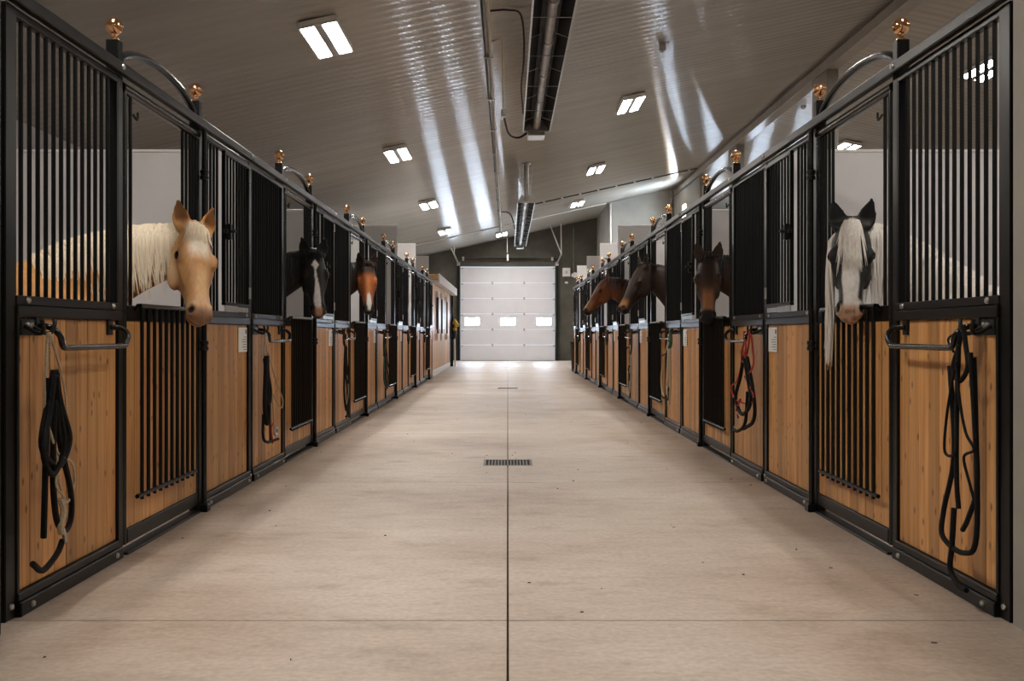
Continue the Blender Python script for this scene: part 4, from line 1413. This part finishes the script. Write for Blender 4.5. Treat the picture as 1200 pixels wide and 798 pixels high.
    if fore_n:
        fm = MB()
        for i in range(fore_n):
            x0 = rr_.uniform(-.04, .04)
            spread = x0 * rr_.uniform(1.2, 2.0) + rr_.uniform(-.02, .02)
            ln = fore_len * rr_.uniform(.45, 1.08)
            pts = []
            for j in range(8):
                q = j / 7
                tt = -.03 + q * ln
                f = np.interp(max(tt, -.06), HT_, HF_)
                w = np.interp(max(tt, -.06), HT_, HW_)
                xx = x0 + (spread - x0) * q
                rnd = .55 * (abs(xx) / max(w, .02)) ** 2 * w
                if j == 0:
                    pts.append(H(-.075 + abs(x0) * .4, -.10, x0 * .7)); continue
                if j == 1:
                    pts.append(H(-.085 + abs(x0) * .8, -.045, x0 * .9)); continue
                lift = .020 * math.sin(math.pi * min(1, q * 1.5)) if q < .66 else .004
                pts.append(H(tt, -f + .006 + lift - rnd, xx))
            r0 = rr_.uniform(.005, .009)
            fm.tube(pts, [r0, r0, r0, r0, r0 * .9, r0 * .7, r0 * .45, r0 * .12], 5, .6)
        part('forelock', fm, mane_mat, root, smooth=True)
    if side_fall:
        sd, cnt, ln0 = side_fall
        sf = MB()
        for i in range(cnt):
            q0 = rr_.random()
            st_ = H(-.01 + .10 * q0, -.10 - .05 * q0, sd * (.03 + .05 * q0))
            o1 = H(.10 + .06 * q0, -.11 - .05 * q0, sd * (.105 + rr_.uniform(0, .02)))
            ln = ln0 * rr_.uniform(.7, 1.05)
            drift = hd * rr_.uniform(-.01, .05) + l * (sd * rr_.uniform(-.01, .03))
            pts = [st_, (st_ + o1) * .5 + l * (sd * .02), o1] + [o1 - Z * (ln * k / 6) + drift * (k / 6) + l * (sd * .02 * math.sin(k)) * .3 for k in range(1, 7)]
            r0 = rr_.uniform(.004, .008)
            sf.tube(pts, [r0] * 6 + [r0 * .8, r0 * .55, r0 * .15], 5, .6)
        part('mane', sf, mane_mat, root, smooth=True)
    # tail
    tm = MB()
    for i in range(36):
        an = rr_.uniform(0, 6.28); rd = rr_.uniform(0, .05)
        p_ = bp(-.005, 0, .86)
        of = lat_b * (rd * math.cos(an)) - b * (abs(rd * math.sin(an)))
        ln = hw * rr_.uniform(.5, .62)
        pts = [p_ + of * .2 + b * .05, p_ + of * .6 - b * .06 - Z * .03, p_ + of - b * .10 - Z * ln * .3, p_ + of * 1.3 - b * .09 - Z * ln * .7, p_ + of * .9 - b * .07 - Z * ln]
        tm.tube(catmull(pts, 3), [.014] * 8 + [.012, .010, .008, .005, .002], 5, .7)
    part('tail', tm, tail_mat or mane_mat, root, smooth=True)
    return root


def C(*v):
    return np.array(v, float)


def mixc(c0, c1, w):
    w = np.clip(w, 0, 1)[:, None]
    return c0 * (1 - w) + c1 * w


def fullc(c, n_):
    return np.tile(np.array(c, float), (n_, 1))


def wob(co, f, sd=0.0):
    return (np.sin(co[:, 0] * f + sd) + np.sin(co[:, 1] * f * 1.3 + 2 + sd) + np.sin(co[:, 2] * f * .9 + 4 + sd)) / 3


def palomino(t, hn, hl, ih, co, bs, bl, nz, hw):
    c = fullc((.46, .20, .055), len(t))
    c = mixc(c, C(.56, .31, .12), (wob(co, 9) * .5 + .35))
    face = ih * sm(t, -.1, .05)
    c = mixc(c, C(.50, .27, .115), face * .85)
    # pale forehead and star
    c = mixc(c, C(.76, .66, .54), face * (1 - sm(np.abs(hl), .03, .085)) * (1 - sm(t, .26, .42)) * sm(hn, -.12, -.03))
    # pale cheeks, darker hollows beside the nose bone
    c = mixc(c, C(.66, .47, .28), face * sm(-hn, .08, .14) * sm(t, .2, .3) * (1 - sm(t, .5, .62)) * .7)
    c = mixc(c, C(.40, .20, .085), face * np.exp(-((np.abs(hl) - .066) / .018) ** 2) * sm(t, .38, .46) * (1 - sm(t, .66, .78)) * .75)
    c = mixc(c, C(.62, .40, .22), face * sm(t, .42, .52) * (1 - sm(t, .78, .86)) * (1 - sm(np.abs(hl), .012, .045)) * sm(hn, -.06, -.01) * .7)
    c = mixc(c, C(.60, .40, .26), face * sm(t, .74, .82) * .5)
    c = mixc(c, C(.17, .088, .055), face * sm(t, .85, .93) * sm(hn, -.085, -.05) * .8)
    c = mixc(c, C(.44, .24, .15), face * sm(t, .92, .98) * (1 - sm(hn, -.10, -.06)) * .7)
    c = mixc(c, C(.12, .06, .035), face * np.exp(-((t - .335) / .055) ** 2 - ((np.abs(hl) - .112) / .025) ** 2 - ((hn + .055) / .028) ** 2) * .95)  # dark eyelid ring, with the lid's shadow put into the coat colour
    return c


def black_blaze(t, hn, hl, ih, co, bs, bl, nz, hw):
    c = fullc((.0125, .011, .0105), len(t))
    c = mixc(c, C(.022, .017, .015), wob(co, 8) * .5 + .3)
    fr = ih * sm(hn, -.075, -.03)
    white = C(.72, .68, .66)
    x = hl - .004
    star = fr * (1 - sm(np.abs(x) / .034 + np.abs(t - .22) / .095, .85, 1.05))
    strip = fr * sm(t, .24, .27) * (1 - sm(t, .90, .96)) * (1 - sm(np.abs(x + .004 * np.sin(t * 14)), np.interp(t, [.2, .32, .5, .62, .78, .9], [.010, .006, .012, .022, .030, .022]) - .003, np.interp(t, [.2, .32, .5, .62, .78, .9], [.010, .006, .012, .022, .030, .022]) + .005))
    c = mixc(c, white, star); c = mixc(c, white, strip)
    c = mixc(c, C(.42, .22, .14), fr * sm(t, .86, .93) * (1 - sm(np.abs(hl), .02, .04)))
    c = mixc(c, C(.05, .035, .03), ih * sm(t, .86, .95) * sm(np.abs(hl), .03, .05) * .6)
    return c


def bay_snip(t, hn, hl, ih, co, bs, bl, nz, hw):
    c = fullc((.028, .013, .008), len(t))
    face = ih * sm(t, .02, .12)
    c = mixc(c, C(.30, .088, .024), face * sm(t, .10, .30) * sm(hn, -.17, -.05) * (1 - sm(t, .70, .86)))
    c = mixc(c, C(.50, .19, .065), face * (1 - sm(np.abs(hl), .01, .04)) * sm(hn, -.05, -.01) * sm(t, .2, .35) * (1 - sm(t, .55, .7)) * .8)
    c = mixc(c, C(.03, .012, .008), face * sm(t, .40, .60) * sm(np.abs(hl), .05, .07) * .35)
    c = mixc(c, C(.02, .014, .012), ih * sm(t, .80, .90))
    c = mixc(c, C(.72, .68, .66), ih * sm(hn, -.07, -.03) * sm(t, .56, .64) * (1 - sm(t, .92, .97)) * (1 - sm(np.abs(hl + .006), np.interp(t, [.56, .66, .8, .92], [.004, .018, .026, .012]), np.interp(t, [.56, .66, .8, .92], [.010, .026, .034, .02]))))
    c = mixc(c, C(.025, .013, .009), ih * (1 - sm(t, .08, .24)))
    return c


def pinto(t, hn, hl, ih, co, bs, bl, nz, hw):
    white = C(.68, .64, .60); blk = C(.012, .011, .011)
    c = np.tile(white, (len(t), 1))
    patch = sm(wob(co, 4.2, 1.2), .12, .2) * sm(bs, .25, .4)
    c = mixc(c, blk, patch)
    h_ = ih * sm(t, -.12, -.02)
    w_ = np.interp(t, [0, .25, .45, .62, .8, .9, 1], [.018, .022, .040, .044, .038, .05, .06]) - .012 * np.clip(hl * 10, 0, 1) * sm(t, .6, .75)
    side = sm(np.abs(hl), w_ - .003, w_ + .006)
    side = np.maximum(side, sm(-hn, .055, .07) * (1 - sm(t, .80, .88)))
    c = mixc(c, blk, h_ * side * (1 - sm(t, .80, .87)))
    dark_n = h_ * sm(hl, .028, .04) * sm(t, .74, .80) * (1 - sm(t, .9, .93))
    c = mixc(c, blk, dark_n)
    c = mixc(c, C(.50, .32, .22), h_ * sm(t, .86, .92))
    c = mixc(c, C(.16, .09, .065), h_ * sm(t, .88, .93) * sm(wob(co, 170, 1.0), .15, .35) * .7)
    ear = (t < .03) & (hn > -.2) & (co[:, 2] > 1.0)
    c = mixc(c, blk, ear * sm(-t, -.02, .06) * sm(hn, -.16, -.09))
    return c


def dark_bay(t, hn, hl, ih, co, bs, bl, nz, hw):
    c = fullc((.040, .019, .010), len(t))
    c = mixc(c, C(.060, .027, .013), wob(co, 7) * .5 + .3)
    face = ih * 1.0
    c = mixc(c, C(.026, .014, .009), face * (1 - sm(t, .30, .45)))
    c = mixc(c, C(.27, .11, .04), face * sm(t, .44, .62) * (1 - sm(t, .80, .86)) * (1 - sm(np.abs(hl), .03, .06)) * sm(hn, -.10, -.03))
    c = mixc(c, C(.012, .010, .010), face * sm(t, .81, .88))
    return c


def dark_brown(t, hn, hl, ih, co, bs, bl, nz, hw):
    c = fullc((.020, .0115, .0085), len(t))
    c = mixc(c, C(.032, .017, .011), wob(co, 6) * .5 + .3)
    c = mixc(c, C(.26, .105, .03), ih * sm(t, .68, .84) * (1 - sm(t, .86, .93)) * sm(hn, -.10, -.03))
    c = mixc(c, C(.014, .010, .009), ih * sm(t, .90, .95))
    c = mixc(c, C(.085, .042, .018), (1 - ih) * sm(-(co @ np.array([0, 0, 1.0])) + 1.55, .0, .25) * (1 - sm(bs, .15, .4)) * .6)
    return c


def bay(t, hn, hl, ih, co, bs, bl, nz, hw):
    c = fullc((.075, .026, .011), len(t))
    c = mixc(c, C(.125, .040, .015), ih * sm(t, .05, .3))
    c = mixc(c, C(.25, .125, .05), ih * sm(t, .55, .75) * (1 - sm(t, .84, .92)) * sm(hn, -.12, -.05) * .7)
    c = mixc(c, C(.016, .011, .010), ih * sm(t, .87, .95))
    return c


horse('palomino_horse', 'palomino horse with cream mane looking out of the nearest left stall', -1, (-2.20, 5.84), 1.50, (-1.70, 5.90, 1.66), 46, 62, 0,
      palomino, 'hair_cream', 1, .34, .24, 46, mane_n=330, voxel=.0095, neck_fat=1.05, twist=-12)
horse('black_horse', 'black horse with a white star and blaze in the second left stall', -1, (-2.18, 9.50), 1.56, (-1.71, 9.48, 1.79), 20, 66, 0,
      black_blaze, 'hair_black', 1, .30, .20, 26, mane_n=110, voxel=.011)
horse('bay_horse', 'chestnut-faced bay horse with a white snip in the third left stall', -1, (-2.18, 13.10), 1.66, (-1.72, 13.12, 1.92), 14, 74, 0,
      bay_snip, 'hair_black', 1, .28, .14, 16, mane_n=80, voxel=.013)
horse('pinto_horse', 'black and white pinto horse with long white forelock in the nearest right stall', 1, (2.22, 5.78), 1.36, (1.80, 5.60, 1.655), -20, 62, 0,
      pinto, 'hair_white', -1, .60, .56, 130, mane_n=280, voxel=.0095, neck_fat=1.1, head=1.0, side_fall=(1, 60, .62))
horse('dark_bay_horse', 'dark bay horse with tan nose facing the camera in the second right stall', 1, (2.20, 9.45), 1.55, (1.765, 9.42, 1.745), -12, 70, 0,
      dark_bay, 'hair_black', -1, .25, .12, 14, mane_n=80, voxel=.011)
horse('dark_brown_horse', 'dark brown horse stretching its neck out in profile from the third right stall', 1, (1.98, 13.05), 1.66, (1.59, 13.05, 1.90), -70, 63, 0,
      dark_brown, 'hair_black', 1, .14, .10, 8, mane_n=80, voxel=.013)
horse('bay_horse', 'bay horse with black mane in profile from the fourth right stall', 1, (1.96, 16.72), 1.68, (1.47, 16.7, 1.93), -78, 58, 0,
      bay, 'hair_black', -1, .20, .12, 10, mane_n=90, voxel=.014)
